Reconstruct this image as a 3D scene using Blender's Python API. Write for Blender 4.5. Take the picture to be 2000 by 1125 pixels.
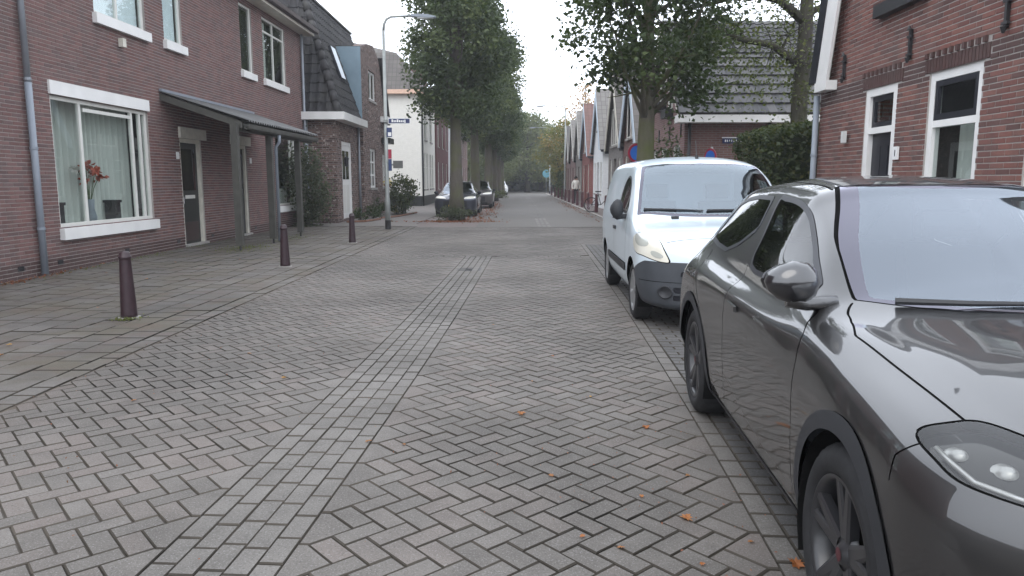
import bpy, bmesh, math, random
import numpy as np
from mathutils import Matrix, Vector
R=math.radians
for o in list(bpy.data.objects): bpy.data.objects.remove(o)
scene=bpy.context.scene; col=scene.collection
rng=random.Random(7); nr=np.random.RandomState(11)
# ------------------------------------------------------------------ camera
CAM_H=1.5
cam_d=bpy.data.cameras.new('camera'); cam_d.sensor_width=36; cam_d.lens=25.92; cam_d.clip_start=.05; cam_d.clip_end=3000
cam=bpy.data.objects.new('camera',cam_d); col.objects.link(cam)
cam.location=(0,0,CAM_H); cam.rotation_euler=(R(90-8.277),0,0); scene.camera=cam
# ------------------------------------------------------------------ sky, sun, exposure (overcast)
w=bpy.data.worlds.new('World'); scene.world=w; w.use_nodes=True
nt=w.node_tree; nt.nodes.clear()
sky=nt.nodes.new('ShaderNodeTexSky'); sky.sky_type='NISHITA'; sky.sun_disc=False
sky.sun_elevation=R(48); sky.sun_rotation=R(200); sky.air_density=1.6; sky.dust_density=4
mx=nt.nodes.new('ShaderNodeMixRGB'); mx.inputs[0].default_value=.9
mx.inputs[2].default_value=(16.2,17.2,19.0,1)          # even cloud cover in front of the blue
bg=nt.nodes.new('ShaderNodeBackground'); bg.inputs[1].default_value=.1
wo=nt.nodes.new('ShaderNodeOutputWorld')
nt.links.new(sky.outputs[0],mx.inputs[1]); nt.links.new(mx.outputs[0],bg.inputs[0]); nt.links.new(bg.outputs[0],wo.inputs[0])
sd=bpy.data.lights.new('sun','SUN'); sd.energy=.6; sd.angle=R(40); sd.color=(1,.97,.93)
so=bpy.data.objects.new('sun',sd); col.objects.link(so); so.rotation_euler=(R(42),0,R(-20)); so.location=(0,0,60)
vs=scene.view_settings; vs.view_transform='Standard'; vs.look='None'; vs.exposure=0.6; vs.gamma=1; vs.use_curve_mapping=False
# ------------------------------------------------------------------ materials
MAT={}
class N:
    def __init__(s,name):
        s.m=bpy.data.materials.new(name); s.m.use_nodes=True; s.t=s.m.node_tree; s.t.nodes.clear()
        s.out=s.n('OutputMaterial'); s.b=s.n('BsdfPrincipled'); s.l(s.b.outputs[0],s.out.inputs[0]); MAT[name]=s.m
    def n(s,k,**kw):
        x=s.t.nodes.new('ShaderNode'+k)
        for a,b in kw.items(): setattr(x,a,b)
        return x
    def l(s,a,b): s.t.links.new(a,b)
    def coord(s,kind='Object',scale=None):
        c=s.n('TexCoord').outputs[kind]
        if scale is None: return c
        m=s.n('Mapping'); s.l(c,m.inputs[0]); m.inputs['Scale'].default_value=scale; return m.outputs[0]
    def wpos(s): return s.n('NewGeometry').outputs['Position']
    def noise(s,vec,scale,detail=3,rough=.55):
        x=s.n('TexNoise'); x.inputs['Scale'].default_value=scale; x.inputs['Detail'].default_value=detail; x.inputs['Roughness'].default_value=rough
        if vec is not None: s.l(vec,x.inputs['Vector'])
        return x.outputs[0]
    def ramp(s,fac,stops,interp='LINEAR'):
        x=s.n('ValToRGB'); e=x.color_ramp.elements; x.color_ramp.interpolation=interp
        while len(e)<len(stops): e.new(.5)
        for i,(p,c) in enumerate(stops): e[i].position=p; e[i].color=(*c,1) if len(c)==3 else c
        s.l(fac,x.inputs[0]); return x.outputs[0]
    def mix(s,f,a,b,mode='MIX'):
        x=s.n('MixRGB',blend_type=mode)
        for i,v in enumerate((f,a,b)):
            if hasattr(v,'is_output'): s.l(v,x.inputs[i])
            elif isinstance(v,(int,float)): x.inputs[i].default_value=v if i==0 else (v,v,v,1)
            else: x.inputs[i].default_value=(*v,1)
        return x.outputs[0]
    def math(s,op,a,b=0.):
        x=s.n('Math',operation=op)
        for i,v in enumerate((a,b)):
            if hasattr(v,'is_output'): s.l(v,x.inputs[i])
            else: x.inputs[i].default_value=v
        return x.outputs[0]
    def bump(s,h,strength=.3,dist=.01):
        x=s.n('Bump'); x.inputs['Strength'].default_value=strength; x.inputs['Distance'].default_value=dist
        s.l(h,x.inputs['Height']); s.l(x.outputs[0],s.b.inputs['Normal'])
    def base(s,c):
        if hasattr(c,'is_output'): s.l(c,s.b.inputs['Base Color'])
        else: s.b.inputs['Base Color'].default_value=(*c,1)
    def set(s,**kw):
        for k,v in kw.items():
            i=s.b.inputs[k.replace('_',' ')]
            if hasattr(v,'is_output'): s.l(v,i)
            else: i.default_value=v
        return s
    def rnd(s):   # one random number per piece: mesh attribute + object random
        a=s.n('Attribute',attribute_name='rnd').outputs['Fac']; o=s.n('ObjectInfo').outputs['Random']
        return s.math('FRACT',s.math('ADD',a,o))
def plain(name,c,rough=.6,metal=0,var=.12,scale=6,bump=0,bscale=60,spec=.4,coat=0):
    k=N(name); p=k.coord()
    n=k.noise(p,scale,4); cc=k.mix(k.ramp(n,[(.3,(0,0,0)),(.7,(1,1,1))]),[x*(1-var) for x in c],[min(1,x*(1+var)) for x in c])
    k.base(cc); k.set(Roughness=rough,Metallic=metal,Specular_IOR_Level=spec,Coat_Weight=coat,Coat_Roughness=.03)
    if bump: k.bump(k.noise(p,bscale,3),bump,.004)
    return k.m
def paver(name,cols,speck=.5,dirt=(.045,.042,.038),moss=0,edge=0):
    k=N(name); r=k.rnd(); p=k.wpos()
    c=k.ramp(r,[(i/(len(cols)-1),x) for i,x in enumerate(cols)])
    big=k.noise(p,.42,5,.62); c=k.mix(k.math('MULTIPLY',k.ramp(big,[(.42,(0,0,0)),(.58,(1,1,1))]),.75),c,[.42*x for x in cols[0]])
    mid=k.noise(p,4.5,4,.7); c=k.mix(.4,c,k.mix(mid,[x*.45 for x in cols[0]],[min(1,x*1.5) for x in cols[-1]]))
    if moss:
        mm=k.noise(p,1.1,5,.65); c=k.mix(k.math('MULTIPLY',k.ramp(mm,[(.42,(0,0,0)),(.6,(1,1,1))]),moss),c,(.085,.070,.040))
        m2=k.noise(p,2.3,4,.6); c=k.mix(k.math('MULTIPLY',k.ramp(m2,[(.5,(0,0,0)),(.62,(1,1,1))]),moss*.6),c,(.10,.060,.045))
    if edge:   # brown dirt washed along the pavement edge
        s=k.n('SeparateXYZ'); k.l(p,s.inputs[0]); e=k.math('ADD',s.outputs[0],k.math('MULTIPLY',k.noise(p,2.2,4),.9)); c=k.mix(k.math('MULTIPLY',k.ramp(k.math('MULTIPLY',k.math('ADD',e,3.6),.8),[(.25,(1,1,1)),(.75,(0,0,0))]),.75),c,(.105,.082,.068))
    fine=k.noise(p,120,3,.75); c=k.mix(k.math('MULTIPLY',k.ramp(fine,[(.55,(0,0,0)),(.66,(1,1,1))]),speck),c,(.30,.295,.29))
    dk=k.noise(p,85,3,.75); c=k.mix(k.math('MULTIPLY',k.ramp(dk,[(.54,(0,0,0)),(.66,(1,1,1))]),.6),c,dirt)
    k.base(c); k.set(Roughness=k.ramp(big,[(.3,(.62,)*3),(.7,(.82,)*3)]),Specular_IOR_Level=.35)
    k.bump(k.mix(.5,fine,k.noise(p,45,3)),.45,.005); return k.m
paver('paver_grey',[(.092,.082,.072),(.110,.099,.088),(.124,.112,.100),(.146,.116,.102),(.156,.142,.128)],.5,edge=1)
paver('paver_gutter',[(.112,.102,.091),(.138,.127,.114),(.162,.150,.136)],.5)
paver('paver_dark',[(.075,.073,.072),(.095,.092,.09),(.12,.115,.11)],.35)
paver('paver_tile',[(.092,.082,.073),(.122,.111,.101),(.155,.144,.132),(.108,.092,.081),(.138,.129,.119)],.2,moss=.5)
paver('paver_edge',[(.118,.108,.098),(.165,.154,.142),(.135,.124,.112)],.2,moss=.45)
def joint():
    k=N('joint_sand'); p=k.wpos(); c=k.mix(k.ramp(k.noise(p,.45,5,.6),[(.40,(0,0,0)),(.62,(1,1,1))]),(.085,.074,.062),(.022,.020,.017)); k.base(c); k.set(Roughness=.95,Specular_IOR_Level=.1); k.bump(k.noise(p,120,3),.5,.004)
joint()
def ground_far(name,c1,c2,bs=.21):
    k=N(name); p=k.wpos(); b=k.n('TexBrick'); k.l(p,b.inputs['Vector']); b.inputs['Scale'].default_value=1
    b.inputs['Brick Width'].default_value=bs; b.inputs['Row Height'].default_value=bs/2; b.inputs['Mortar Size'].default_value=.006
    b.inputs['Color1'].default_value=(*c1,1); b.inputs['Color2'].default_value=(*c2,1); b.inputs['Mortar'].default_value=(.05,.047,.043,1)
    c=k.mix(.5,b.outputs[0],k.mix(k.noise(p,.7,5),[x*.75 for x in c1],c2)); k.base(c); k.set(Roughness=.75); k.bump(k.noise(p,60,3),.3,.004)
ground_far('road_far',(.092,.083,.074),(.128,.117,.105)); ground_far('walk_far',(.12,.105,.096),(.165,.148,.135),.3); ground_far('bay_far',(.11,.085,.077),(.16,.13,.12))
def bricks(name,cols,mort=None):   # single brick pieces
    k=N(name); r=k.rnd(); p=k.wpos(); c=k.ramp(r,[(i/(len(cols)-1),x) for i,x in enumerate(cols)])
    c=k.mix(k.math('MULTIPLY',k.noise(p,28,4),.5),c,[x*.55 for x in cols[0]])
    big=k.noise(p,.6,4); c=k.mix(k.math('MULTIPLY',k.ramp(big,[(.4,(0,0,0)),(.7,(1,1,1))]),.35),c,(.13,.10,.095))
    mp=k.n('Mapping'); k.l(p,mp.inputs[0]); mp.inputs['Scale'].default_value=(2.2,2.2,.3); c=k.mix(k.math('MULTIPLY',k.ramp(k.noise(mp.outputs[0],1.6,4),[(.5,(0,0,0)),(.68,(1,1,1))]),.4),c,(.085,.065,.06))
    k.base(c); k.set(Roughness=.88,Specular_IOR_Level=.25); k.bump(k.noise(p,110,4),.5,.004); return k.m
bricks('brick_left',[(.145,.076,.070),(.190,.097,.088),(.222,.118,.106),(.176,.116,.110),(.122,.076,.074)])
bricks('brick_right',[(.155,.066,.056),(.200,.084,.069),(.245,.112,.088),(.168,.090,.078),(.105,.056,.051)])
bricks('brick_soldier',[(.075,.044,.041),(.10,.056,.051),(.088,.05,.047)])
plain('mortar',(.34,.315,.295),.95,bump=.5,bscale=90); plain('mortar_left',(.30,.272,.255),.95,bump=.5,bscale=90)
def brickwall(name,c1,c2,m,bw=.22,rh=.0625,ms=.011,rough=.5,patch=None):
    k=N(name); co=k.coord(); s=k.n('SeparateXYZ'); k.l(co,s.inputs[0]); c=k.n('CombineXYZ')
    k.l(k.math('ADD',s.outputs[0],s.outputs[1]),c.inputs[0]); k.l(s.outputs[2],c.inputs[1])
    b=k.n('TexBrick'); k.l(c.outputs[0],b.inputs['Vector']); b.inputs['Scale'].default_value=1; b.inputs['Bias'].default_value=-.1
    b.inputs['Brick Width'].default_value=bw; b.inputs['Row Height'].default_value=rh; b.inputs['Mortar Size'].default_value=ms; b.inputs['Mortar Smooth'].default_value=.2
    b.inputs['Color1'].default_value=(*c1,1); b.inputs['Color2'].default_value=(*c2,1); b.inputs['Mortar'].default_value=(*m,1)
    cc=k.mix(k.math('MULTIPLY',k.noise(co,5,5,.7),.45),b.outputs[0],[x*.5 for x in c1])
    if patch: cc=k.mix(k.ramp(k.noise(c.outputs[0],7,3,.85),[(.56,(0,0,0)),(.64,(1,1,1))]),cc,patch)
    k.base(cc); k.set(Roughness=.9,Specular_IOR_Level=.2); k.bump(b.outputs['Fac'],-.6,.006); return k.m
brickwall('wall_brown',(.15,.075,.068),(.20,.10,.088),(.21,.185,.17))
brickwall('wall_rustic',(.065,.038,.034),(.24,.15,.125),(.20,.18,.165),bw=.24,rh=.075,patch=(.42,.36,.33))
brickwall('wall_red',(.24,.065,.06),(.30,.085,.075),(.28,.22,.20))
brickwall('wall_mauve',(.20,.11,.105),(.25,.145,.138),(.24,.21,.20))
brickwall('wall_white',(.80,.78,.72),(.83,.81,.76),(.74,.72,.66),ms=.006); brickwall('wall_white_cool',(.74,.75,.76),(.80,.81,.82),(.66,.67,.68),ms=.006)
brickwall('wall_grey',(.20,.18,.17),(.26,.235,.22),(.25,.24,.23)); brickwall('wall_darkred',(.14,.05,.052),(.17,.063,.064),(.16,.12,.115))
def tilemat(name,cols):
    k=N(name); r=k.rnd(); p=k.wpos(); c=k.ramp(r,[(i/(len(cols)-1),x) for i,x in enumerate(cols)])
    c=k.mix(k.math('MULTIPLY',k.ramp(k.noise(p,2.2,5,.7),[(.45,(0,0,0)),(.7,(1,1,1))]),.5),c,(.075,.072,.060)); k.base(c); k.set(Roughness=.7,Specular_IOR_Level=.3); k.bump(k.noise(p,60,3),.3,.004)
tilemat('tile_dark',[(.022,.021,.023),(.030,.029,.031),(.040,.038,.040)]); tilemat('tile_slate',[(.040,.040,.044),(.056,.056,.060),(.075,.074,.078),(.095,.092,.092)])
def rooftex(name,c1,c2,bw=.25,rh=.3):
    k=N(name); co=k.coord('UV'); b=k.n('TexBrick'); k.l(co,b.inputs['Vector']); b.inputs['Scale'].default_value=1; b.offset=0
    b.inputs['Brick Width'].default_value=bw; b.inputs['Row Height'].default_value=rh; b.inputs['Mortar Size'].default_value=.02; b.inputs['Mortar Smooth'].default_value=.8
    b.inputs['Color1'].default_value=(*c1,1); b.inputs['Color2'].default_value=(*c2,1); b.inputs['Mortar'].default_value=(*[x*.4 for x in c1],1)
    k.base(k.mix(k.math('MULTIPLY',k.noise(k.wpos(),1.5,5),.5),b.outputs[0],(.13,.12,.10))); k.set(Roughness=.75); k.bump(b.outputs['Fac'],-.7,.03)
rooftex('roof_brown',(.075,.066,.064),(.11,.098,.092)); rooftex('roof_grey',(.15,.14,.135),(.21,.20,.19)); rooftex('roof_red',(.13,.055,.048),(.17,.07,.06)); rooftex('roof_dark',(.06,.058,.06),(.09,.086,.086))
plain('paint_white',(.72,.71,.69),.42,var=.06,scale=2.5); plain('paint_frame',(.62,.61,.57),.4,var=.05); plain('paint_cream',(.56,.53,.46),.5)
plain('paint_pale_blue',(.50,.58,.66),.45,var=.06); plain('paint_salmon',(.62,.42,.32),.55); plain('paint_black',(.015,.016,.022),.35); plain('paint_green_grey',(.058,.056,.048),.6,var=.2,bump=.3)
plain('paint_dark_brown',(.045,.028,.026),.4); plain('paint_dark_green',(.016,.018,.016),.4); plain('paint_maroon',(.075,.028,.034),.38,var=.2,scale=9,bump=.15,bscale=30)
plain('paint_purple',(.030,.015,.019),.42,var=.25,scale=14,bump=.2,bscale=40)
plain('zinc',(.27,.29,.32),.45,metal=.35,var=.12,scale=3); plain('pvc_grey',(.22,.245,.28),.45,var=.1,scale=3); plain('steel_grey',(.26,.275,.265),.5,metal=.4,var=.12); plain('sheet_blue',(.17,.24,.29),.4,metal=.1,var=.12,scale=2)
plain('porch_sheet',(.105,.105,.103),.6,metal=.2,var=.25,scale=3); plain('weathered_edging',(.15,.075,.05),.9,var=.3); plain('concrete',(.30,.285,.265),.85,bump=.4); plain('black_iron',(.02,.02,.022),.5); plain('dark_plastic',(.022,.023,.026),.55,bump=.15,bscale=200); plain('bumper_plastic',(.050,.055,.063),.55,var=.1,bump=.12,bscale=300)
plain('rubber',(.018,.018,.019),.75,var=.3,scale=20,bump=.2,bscale=120,spec=.3); plain('rim_black',(.022,.022,.024),.3,spec=.6); plain('rim_silver',(.35,.355,.36),.35,metal=.7); plain('liner',(.006,.006,.006),.9,spec=.1)
plain('gap',(.004,.004,.004),.9,spec=.05); plain('chrome',(.6,.6,.62),.15,metal=1,var=.02); plain('cabin',(.022,.022,.024),.75); plain('seat_cloth',(.035,.034,.036),.9,bump=.3,bscale=300)
plain('sign_blue',(.03,.05,.13),.4,var=.05); plain('sign_navy',(.025,.035,.10),.4,var=.05); plain('sign_red',(.30,.02,.045),.4,var=.05); plain('sign_white',(.75,.75,.74),.4,var=.04); plain('sign_bright_blue',(.02,.13,.50),.4,var=.05); plain('sign_teal',(.10,.26,.32),.5); plain('sign_back',(.10,.10,.095),.6)
plain('terracotta',(.30,.11,.06),.85); plain('vase_dark',(.03,.03,.033),.25); plain('petal_red',(.40,.07,.035),.6,var=.3); plain('petal_white',(.7,.66,.62),.6); plain('petal_yellow',(.6,.48,.04),.6); plain('stem_green',(.06,.10,.03),.7)
plain('room_dark',(.045,.044,.042),.9); plain('plate_yellow',(.6,.40,.02),.4); plain('skin',(.30,.17,.12),.6); plain('cloth_white',(.62,.60,.56),.9); plain('cloth_dark',(.02,.021,.026),.9); plain('hair_dark',(.012,.010,.009),.7)
plain('soil',(.055,.042,.032),.95,bump=.6,bscale=40); plain('crate_grey',(.05,.055,.06),.6); plain('lamp_glass',(.55,.56,.55),.3)
def fabric():
    k=N('curtain'); p=k.coord(); k.base(k.mix(k.noise(p,3,3),(.50,.51,.48),(.64,.64,.60))); k.set(Roughness=.95,Specular_IOR_Level=.1)
fabric(); plain('blind',(.74,.79,.83),.8,var=.05)
def bark(name,c1,c2,green=0):
    k=N(name); p=k.coord(scale=(1,1,.22)); c=k.mix(k.noise(p,16,5,.7),c1,c2)
    if green: c=k.mix(k.math('MULTIPLY',k.ramp(k.noise(k.wpos(),1.6,4),[(.42,(0,0,0)),(.62,(1,1,1))]),green),c,(.085,.095,.035))
    k.base(c); k.set(Roughness=.92,Specular_IOR_Level=.15); k.bump(k.noise(p,34,5,.7),.9,.02)
bark('bark',(.055,.048,.040),(.125,.112,.095),.5); bark('bark_mossy',(.055,.050,.038),(.14,.125,.10),.8); bark('bark_dark',(.03,.027,.024),(.075,.067,.06),.3)
def leafmat(name,cols,rough=.55):
    k=N(name); r=k.n('Attribute',attribute_name='rnd').outputs['Fac']
    c=k.ramp(r,[(i/(len(cols)-1),x) for i,x in enumerate(cols)]); k.base(c); k.set(Roughness=rough,Specular_IOR_Level=.35)
    t=k.n('BsdfTranslucent'); k.l(k.mix(1,c,(1.5,1.6,.8),'MULTIPLY'),t.inputs[0]); m=k.n('MixShader'); m.inputs[0].default_value=.3
    k.l(k.b.outputs[0],m.inputs[1]); k.l(t.outputs[0],m.inputs[2]); k.l(m.outputs[0],k.out.inputs[0])
leafmat('leaf_row',[(.026,.040,.020),(.042,.062,.028),(.062,.086,.036),(.085,.110,.046),(.12,.14,.055)])
leafmat('leaf_lime',[(.018,.030,.012),(.028,.046,.016),(.042,.064,.022),(.064,.090,.030),(.11,.13,.04)])
leafmat('leaf_far',[(.07,.088,.040),(.098,.118,.052),(.13,.15,.064),(.165,.17,.075)]); leafmat('leaf_autumn',[(.09,.11,.035),(.14,.15,.045),(.21,.17,.05),(.28,.17,.06)])  # leaf_far greens are lightened: some distance haze is mixed into the leaf colour
leafmat('leaf_rust',[(.22,.13,.07),(.32,.19,.10),(.40,.26,.16),(.26,.20,.12)]); leafmat('leaf_hedge',[(.020,.032,.014),(.036,.052,.020),(.058,.072,.026),(.11,.10,.035)]); leafmat('leaf_shrub',[(.035,.046,.030),(.055,.066,.042),(.08,.092,.058),(.12,.13,.085)])
leafmat('leaf_sparse',[(.045,.060,.022),(.07,.088,.03),(.10,.12,.04),(.15,.15,.05)]); leafmat('leaf_fallen',[(.30,.10,.03),(.40,.15,.04),(.26,.12,.05),(.42,.24,.06)]); leafmat('leaf_litter',[(.16,.055,.035),(.22,.085,.05),(.12,.06,.04),(.26,.13,.06)]); leafmat('moss_green',[(.08,.10,.02),(.13,.15,.03)])
def glassmat(name,tint=(.8,.84,.84),f0=.06,rough=.0,refl=(1,1,1),dark=None):
    """thin pane: Schlick mix of a mirror and a tinted view through (or a black print behind it)"""
    k=N(name)
    if dark is None: t=k.n('BsdfTransparent'); t.inputs[0].default_value=(*tint,1)
    else: t=k.n('BsdfDiffuse'); t.inputs[0].default_value=(*dark,1)
    g=k.n('BsdfGlossy'); g.inputs['Roughness'].default_value=rough; g.inputs[0].default_value=(*refl,1)
    lw=k.n('LayerWeight'); lw.inputs[0].default_value=.5
    f=k.math('ADD',k.math('MULTIPLY',k.math('POWER',lw.outputs['Facing'],5.),1-f0),f0)
    m=k.n('MixShader'); k.l(f,m.inputs[0]); k.l(t.outputs[0],m.inputs[1]); k.l(g.outputs[0],m.inputs[2]); k.l(m.outputs[0],k.out.inputs[0])
glassmat('glass_window',(.9,.93,.92),.035); glassmat('glass_car',(.55,.60,.59),.07); glassmat('glass_screen',(.40,.45,.47),.185,.02,(.82,.90,1.0)); glassmat('glass_van',(.66,.74,.77),.20,.02,(.82,.92,1.0)); glassmat('glass_tint',(.06,.06,.065),.06); glassmat('glass_lamp',(.85,.85,.82),.05); glassmat('screen_frit',f0=.13,rough=.03,refl=(.88,.86,1.0),dark=(.012,.012,.014))
def paintmat(name,c,metal,rough,coat,ior=1.6):
    k=N(name); p=k.coord(); n=k.noise(p,1.2,4); cc=k.mix(n,[x*.93 for x in c],[min(1,x*1.07) for x in c])
    dr=k.noise(p,40,3,.75); cc=k.mix(k.math('MULTIPLY',k.ramp(dr,[(.62,(0,0,0)),(.72,(1,1,1))]),.25),cc,[x*.6+.02 for x in c])
    k.base(cc); k.set(Metallic=metal,Roughness=rough,Coat_Weight=coat,Coat_Roughness=.02,Specular_IOR_Level=.5,Coat_IOR=ior)
paintmat('paint_graphite',(.0075,.007,.0072),.0,.4,1,1.68); paintmat('gloss_black',(.006,.006,.008),0,.3,1,1.7); paintmat('paint_van',(.60,.68,.73),0,.35,.8); paintmat('paint_navy',(.05,.055,.075),.5,.35,1); paintmat('paint_mpv',(.10,.09,.09),.5,.35,1); paintmat('paint_pale',(.7,.7,.7),0,.4,.6)
k=N('headlamp_old'); k.base(k.mix(k.noise(k.coord(),9,4),(.66,.62,.50),(.75,.74,.68))); k.set(Roughness=.22,Coat_Weight=.6)
k=N('headlamp_dark'); k.base((.008,.008,.010)); k.set(Roughness=.12,Coat_Weight=0,Specular_IOR_Level=.35)
k=N('lamp_inner'); k.base(k.mix(k.noise(k.coord(),14,3),(.004,.004,.005),(.12,.125,.14))); k.set(Metallic=.9,Roughness=.16); k.bump(k.noise(k.coord(),32,2),1,.03)
k=N('tail_red'); k.base((.16,.006,.008)); k.set(Roughness=.12,Coat_Weight=1)
hm=bpy.data.materials.new('haze'); hm.use_nodes=True; hm.node_tree.nodes.clear(); vo=hm.node_tree.nodes.new('ShaderNodeVolumePrincipled'); vo.inputs['Color'].default_value=(.93,.95,1,1); vo.inputs['Density'].default_value=.0011; ho=hm.node_tree.nodes.new('ShaderNodeOutputMaterial'); hm.node_tree.links.new(vo.outputs[0],ho.inputs['Volume']); MAT['haze']=hm
# ------------------------------------------------------------------ object helpers
def reg(o,parent=None):
    col.objects.link(o)
    if parent is not None: o.parent=parent
    return o
def thing(name,label,cat,loc=(0,0,0),rz=0,group=None):
    o=bpy.data.objects.new(name,None); o.empty_display_size=.2; reg(o); o.location=loc; o.rotation_euler=(0,0,rz); tag(o,label,cat,group); return o
def tag(o,label=None,cat=None,group=None,kind=None):
    for a,b in (('label',label),('category',cat),('group',group),('kind',kind)):
        if b: o[a]=b
    return o
def meshobj(name,verts,faces,mat,parent=None,smooth=False,attr=None,fmats=None,mats=None):
    me=bpy.data.meshes.new(name); me.from_pydata([tuple(v) for v in verts],[],[tuple(f) for f in faces]); 
    for m in (mats or [mat]): me.materials.append(MAT[m])
    if fmats is not None: me.polygons.foreach_set('material_index',fmats)
    if smooth: me.polygons.foreach_set('use_smooth',[True]*len(me.polygons))
    if attr is not None:
        a=me.attributes.new('rnd','FLOAT','FACE'); a.data.foreach_set('value',np.asarray(attr,dtype=np.float32))
    me.update(); return reg(bpy.data.objects.new(name,me),parent)
class MB:
    def __init__(s): s.v=[]; s.f=[]
    def add(s,v,f):
        n=len(s.v); s.v+=[tuple(p) for p in v]; s.f+=[tuple(i+n for i in q) for q in f]; return s
    def box(s,x0,x1,y0,y1,z0,z1):
        return s.add([(x0,y0,z0),(x1,y0,z0),(x1,y1,z0),(x0,y1,z0),(x0,y0,z1),(x1,y0,z1),(x1,y1,z1),(x0,y1,z1)],[(0,3,2,1),(4,5,6,7),(0,1,5,4),(1,2,6,5),(2,3,7,6),(3,0,4,7)])
    def prism(s,poly,axis,a,b):   # poly in the two other axes
        n=len(poly); mk={'x':lambda p,t:(t,p[0],p[1]),'y':lambda p,t:(p[0],t,p[1]),'z':lambda p,t:(p[0],p[1],t)}[axis]
        return s.add([mk(p,a) for p in poly]+[mk(p,b) for p in poly],[tuple(range(n))[::-1],tuple(range(n,2*n))]+[(i,(i+1)%n,n+(i+1)%n,n+i) for i in range(n)])
    def tube(s,pts,rad,n=8,cap=True):
        pts=[Vector(p) for p in pts]; rad=rad if hasattr(rad,'__len__') else [rad]*len(pts); V=[];F=[]; up=None
        for i,p in enumerate(pts):
            d=(pts[min(i+1,len(pts)-1)]-pts[max(i-1,0)]).normalized()
            if up is None: up=Vector((0,0,1)) if abs(d.z)<.9 else Vector((1,0,0))
            x=d.cross(up).normalized(); y=x.cross(d).normalized(); up=y
            for k in range(n):
                t=2*math.pi*k/n; V.append(p+rad[i]*(math.cos(t)*x+math.sin(t)*y))
        for i in range(len(pts)-1):
            for k in range(n): F.append((i*n+k,i*n+(k+1)%n,(i+1)*n+(k+1)%n,(i+1)*n+k))
        if cap: F.append(tuple(range(n))[::-1]); F.append(tuple(range((len(pts)-1)*n,len(pts)*n)))
        return s.add(V,F)
    def lathe(s,prof,n=16,c=(0,0,0),axis='z',mod=None):   # prof: (r,h)
        V=[];F=[];m=len(prof)
        for k in range(n):
            t=2*math.pi*k/n
            for j,(r,h) in enumerate(prof):
                rr=r*(mod(j,k) if mod else 1); a,b=rr*math.cos(t),rr*math.sin(t)
                V.append((c[0]+a,c[1]+b,c[2]+h) if axis=='z' else (c[0]+h,c[1]+a,c[2]+b))
        for k in range(n):
            for j in range(m-1): F.append((k*m+j,((k+1)%n)*m+j,((k+1)%n)*m+j+1,k*m+j+1))
        return s.add(V,F)
    def build(s,name,mat,parent=None,smooth=False): return meshobj(name,s.v,s.f,mat,parent,smooth)
def bx(name,mat,parent,*b): return MB().box(*b).build(name,mat,parent)
CACHE={}
def pieces(parent,name,items,mat,maxn=300,stuff=None,side=None):
    """items: (key, verts, faces, loc, rotz, matname or None). The nearest become objects, the rest one joined part."""
    M=parent.matrix_basis if parent is not None else Matrix()
    def dist(it):
        p=M@Vector(it[3]); fx=p.x/max(p.y,.3)
        return (p-Vector((0,0,CAM_H))).length+(40 if (abs(fx)>.74 or p.y<1.6) else 0)
    items=sorted(items,key=dist); groups={}
    for i,(key,v,f,loc,rz,m2) in enumerate(items):
        mm=m2 or mat
        if i<maxn:
            kk=(name,mm,key)
            if key is not None and kk in CACHE: me=CACHE[kk]
            else:
                me=bpy.data.meshes.new(name); me.from_pydata(v,[],f); me.materials.append(MAT[mm])
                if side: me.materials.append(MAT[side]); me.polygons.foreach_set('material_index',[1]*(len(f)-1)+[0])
                a=me.attributes.new('rnd','FLOAT','FACE'); a.data.foreach_set('value',[rng.random()]*len(f)); me.update()
                if key is not None: CACHE[kk]=me
            o=reg(bpy.data.objects.new(name,me),parent); o.location=loc; o.rotation_euler=rz if hasattr(rz,'__len__') else (0,0,rz)
        else:
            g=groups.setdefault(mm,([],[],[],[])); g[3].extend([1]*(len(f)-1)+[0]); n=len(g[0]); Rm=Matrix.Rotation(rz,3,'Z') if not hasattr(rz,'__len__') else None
            for p in v:
                if rz: 
                    q=Rm@Vector(p) if Rm else p
                else: q=p
                g[0].append((q[0]+loc[0],q[1]+loc[1],q[2]+loc[2]))
            g[1].extend(tuple(j+n for j in q) for q in f); g[2].extend([rng.random()]*len(f))
    for mm,(v,f,r,mi) in groups.items():
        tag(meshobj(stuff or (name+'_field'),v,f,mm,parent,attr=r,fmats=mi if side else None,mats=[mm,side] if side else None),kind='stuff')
def paver_shape(poly,h=.06,ch=.006,top=0.):
    """polygon prism with a chamfered top edge, centred on its own centroid"""
    P=np.array(poly,float); c=P.mean(0); n=len(P); Q=P-c
    d=np.linalg.norm(Q,axis=1,keepdims=True); T=Q*(1-np.minimum(.3,1.4*ch/d))
    v=[(x,y,-h) for x,y in Q]+[(x,y,-ch) for x,y in Q]+[(x,y,0) for x,y in T]
    f=[(i,(i+1)%n,n+(i+1)%n,n+i) for i in range(n)]+[(n+i,n+(i+1)%n,2*n+(i+1)%n,2*n+i) for i in range(n)]+[tuple(range(2*n,3*n))]
    return v,f,c
def clip(poly,nx,ny,d):   # keep nx*x+ny*y>=d
    out=[]
    for i in range(len(poly)):
        a,b=poly[i],poly[(i+1)%len(poly)]; fa=nx*a[0]+ny*a[1]-d; fb=nx*b[0]+ny*b[1]-d
        if fa>=0: out.append(a)
        if fa*fb<0: t=fa/(fa-fb); out.append((a[0]+t*(b[0]-a[0]),a[1]+t*(b[1]-a[1])))
    return out
def area(p): return .5*abs(sum(p[i][0]*p[(i+1)%len(p)][1]-p[(i+1)%len(p)][0]*p[i][1] for i in range(len(p)))) if len(p)>2 else 0
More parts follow.
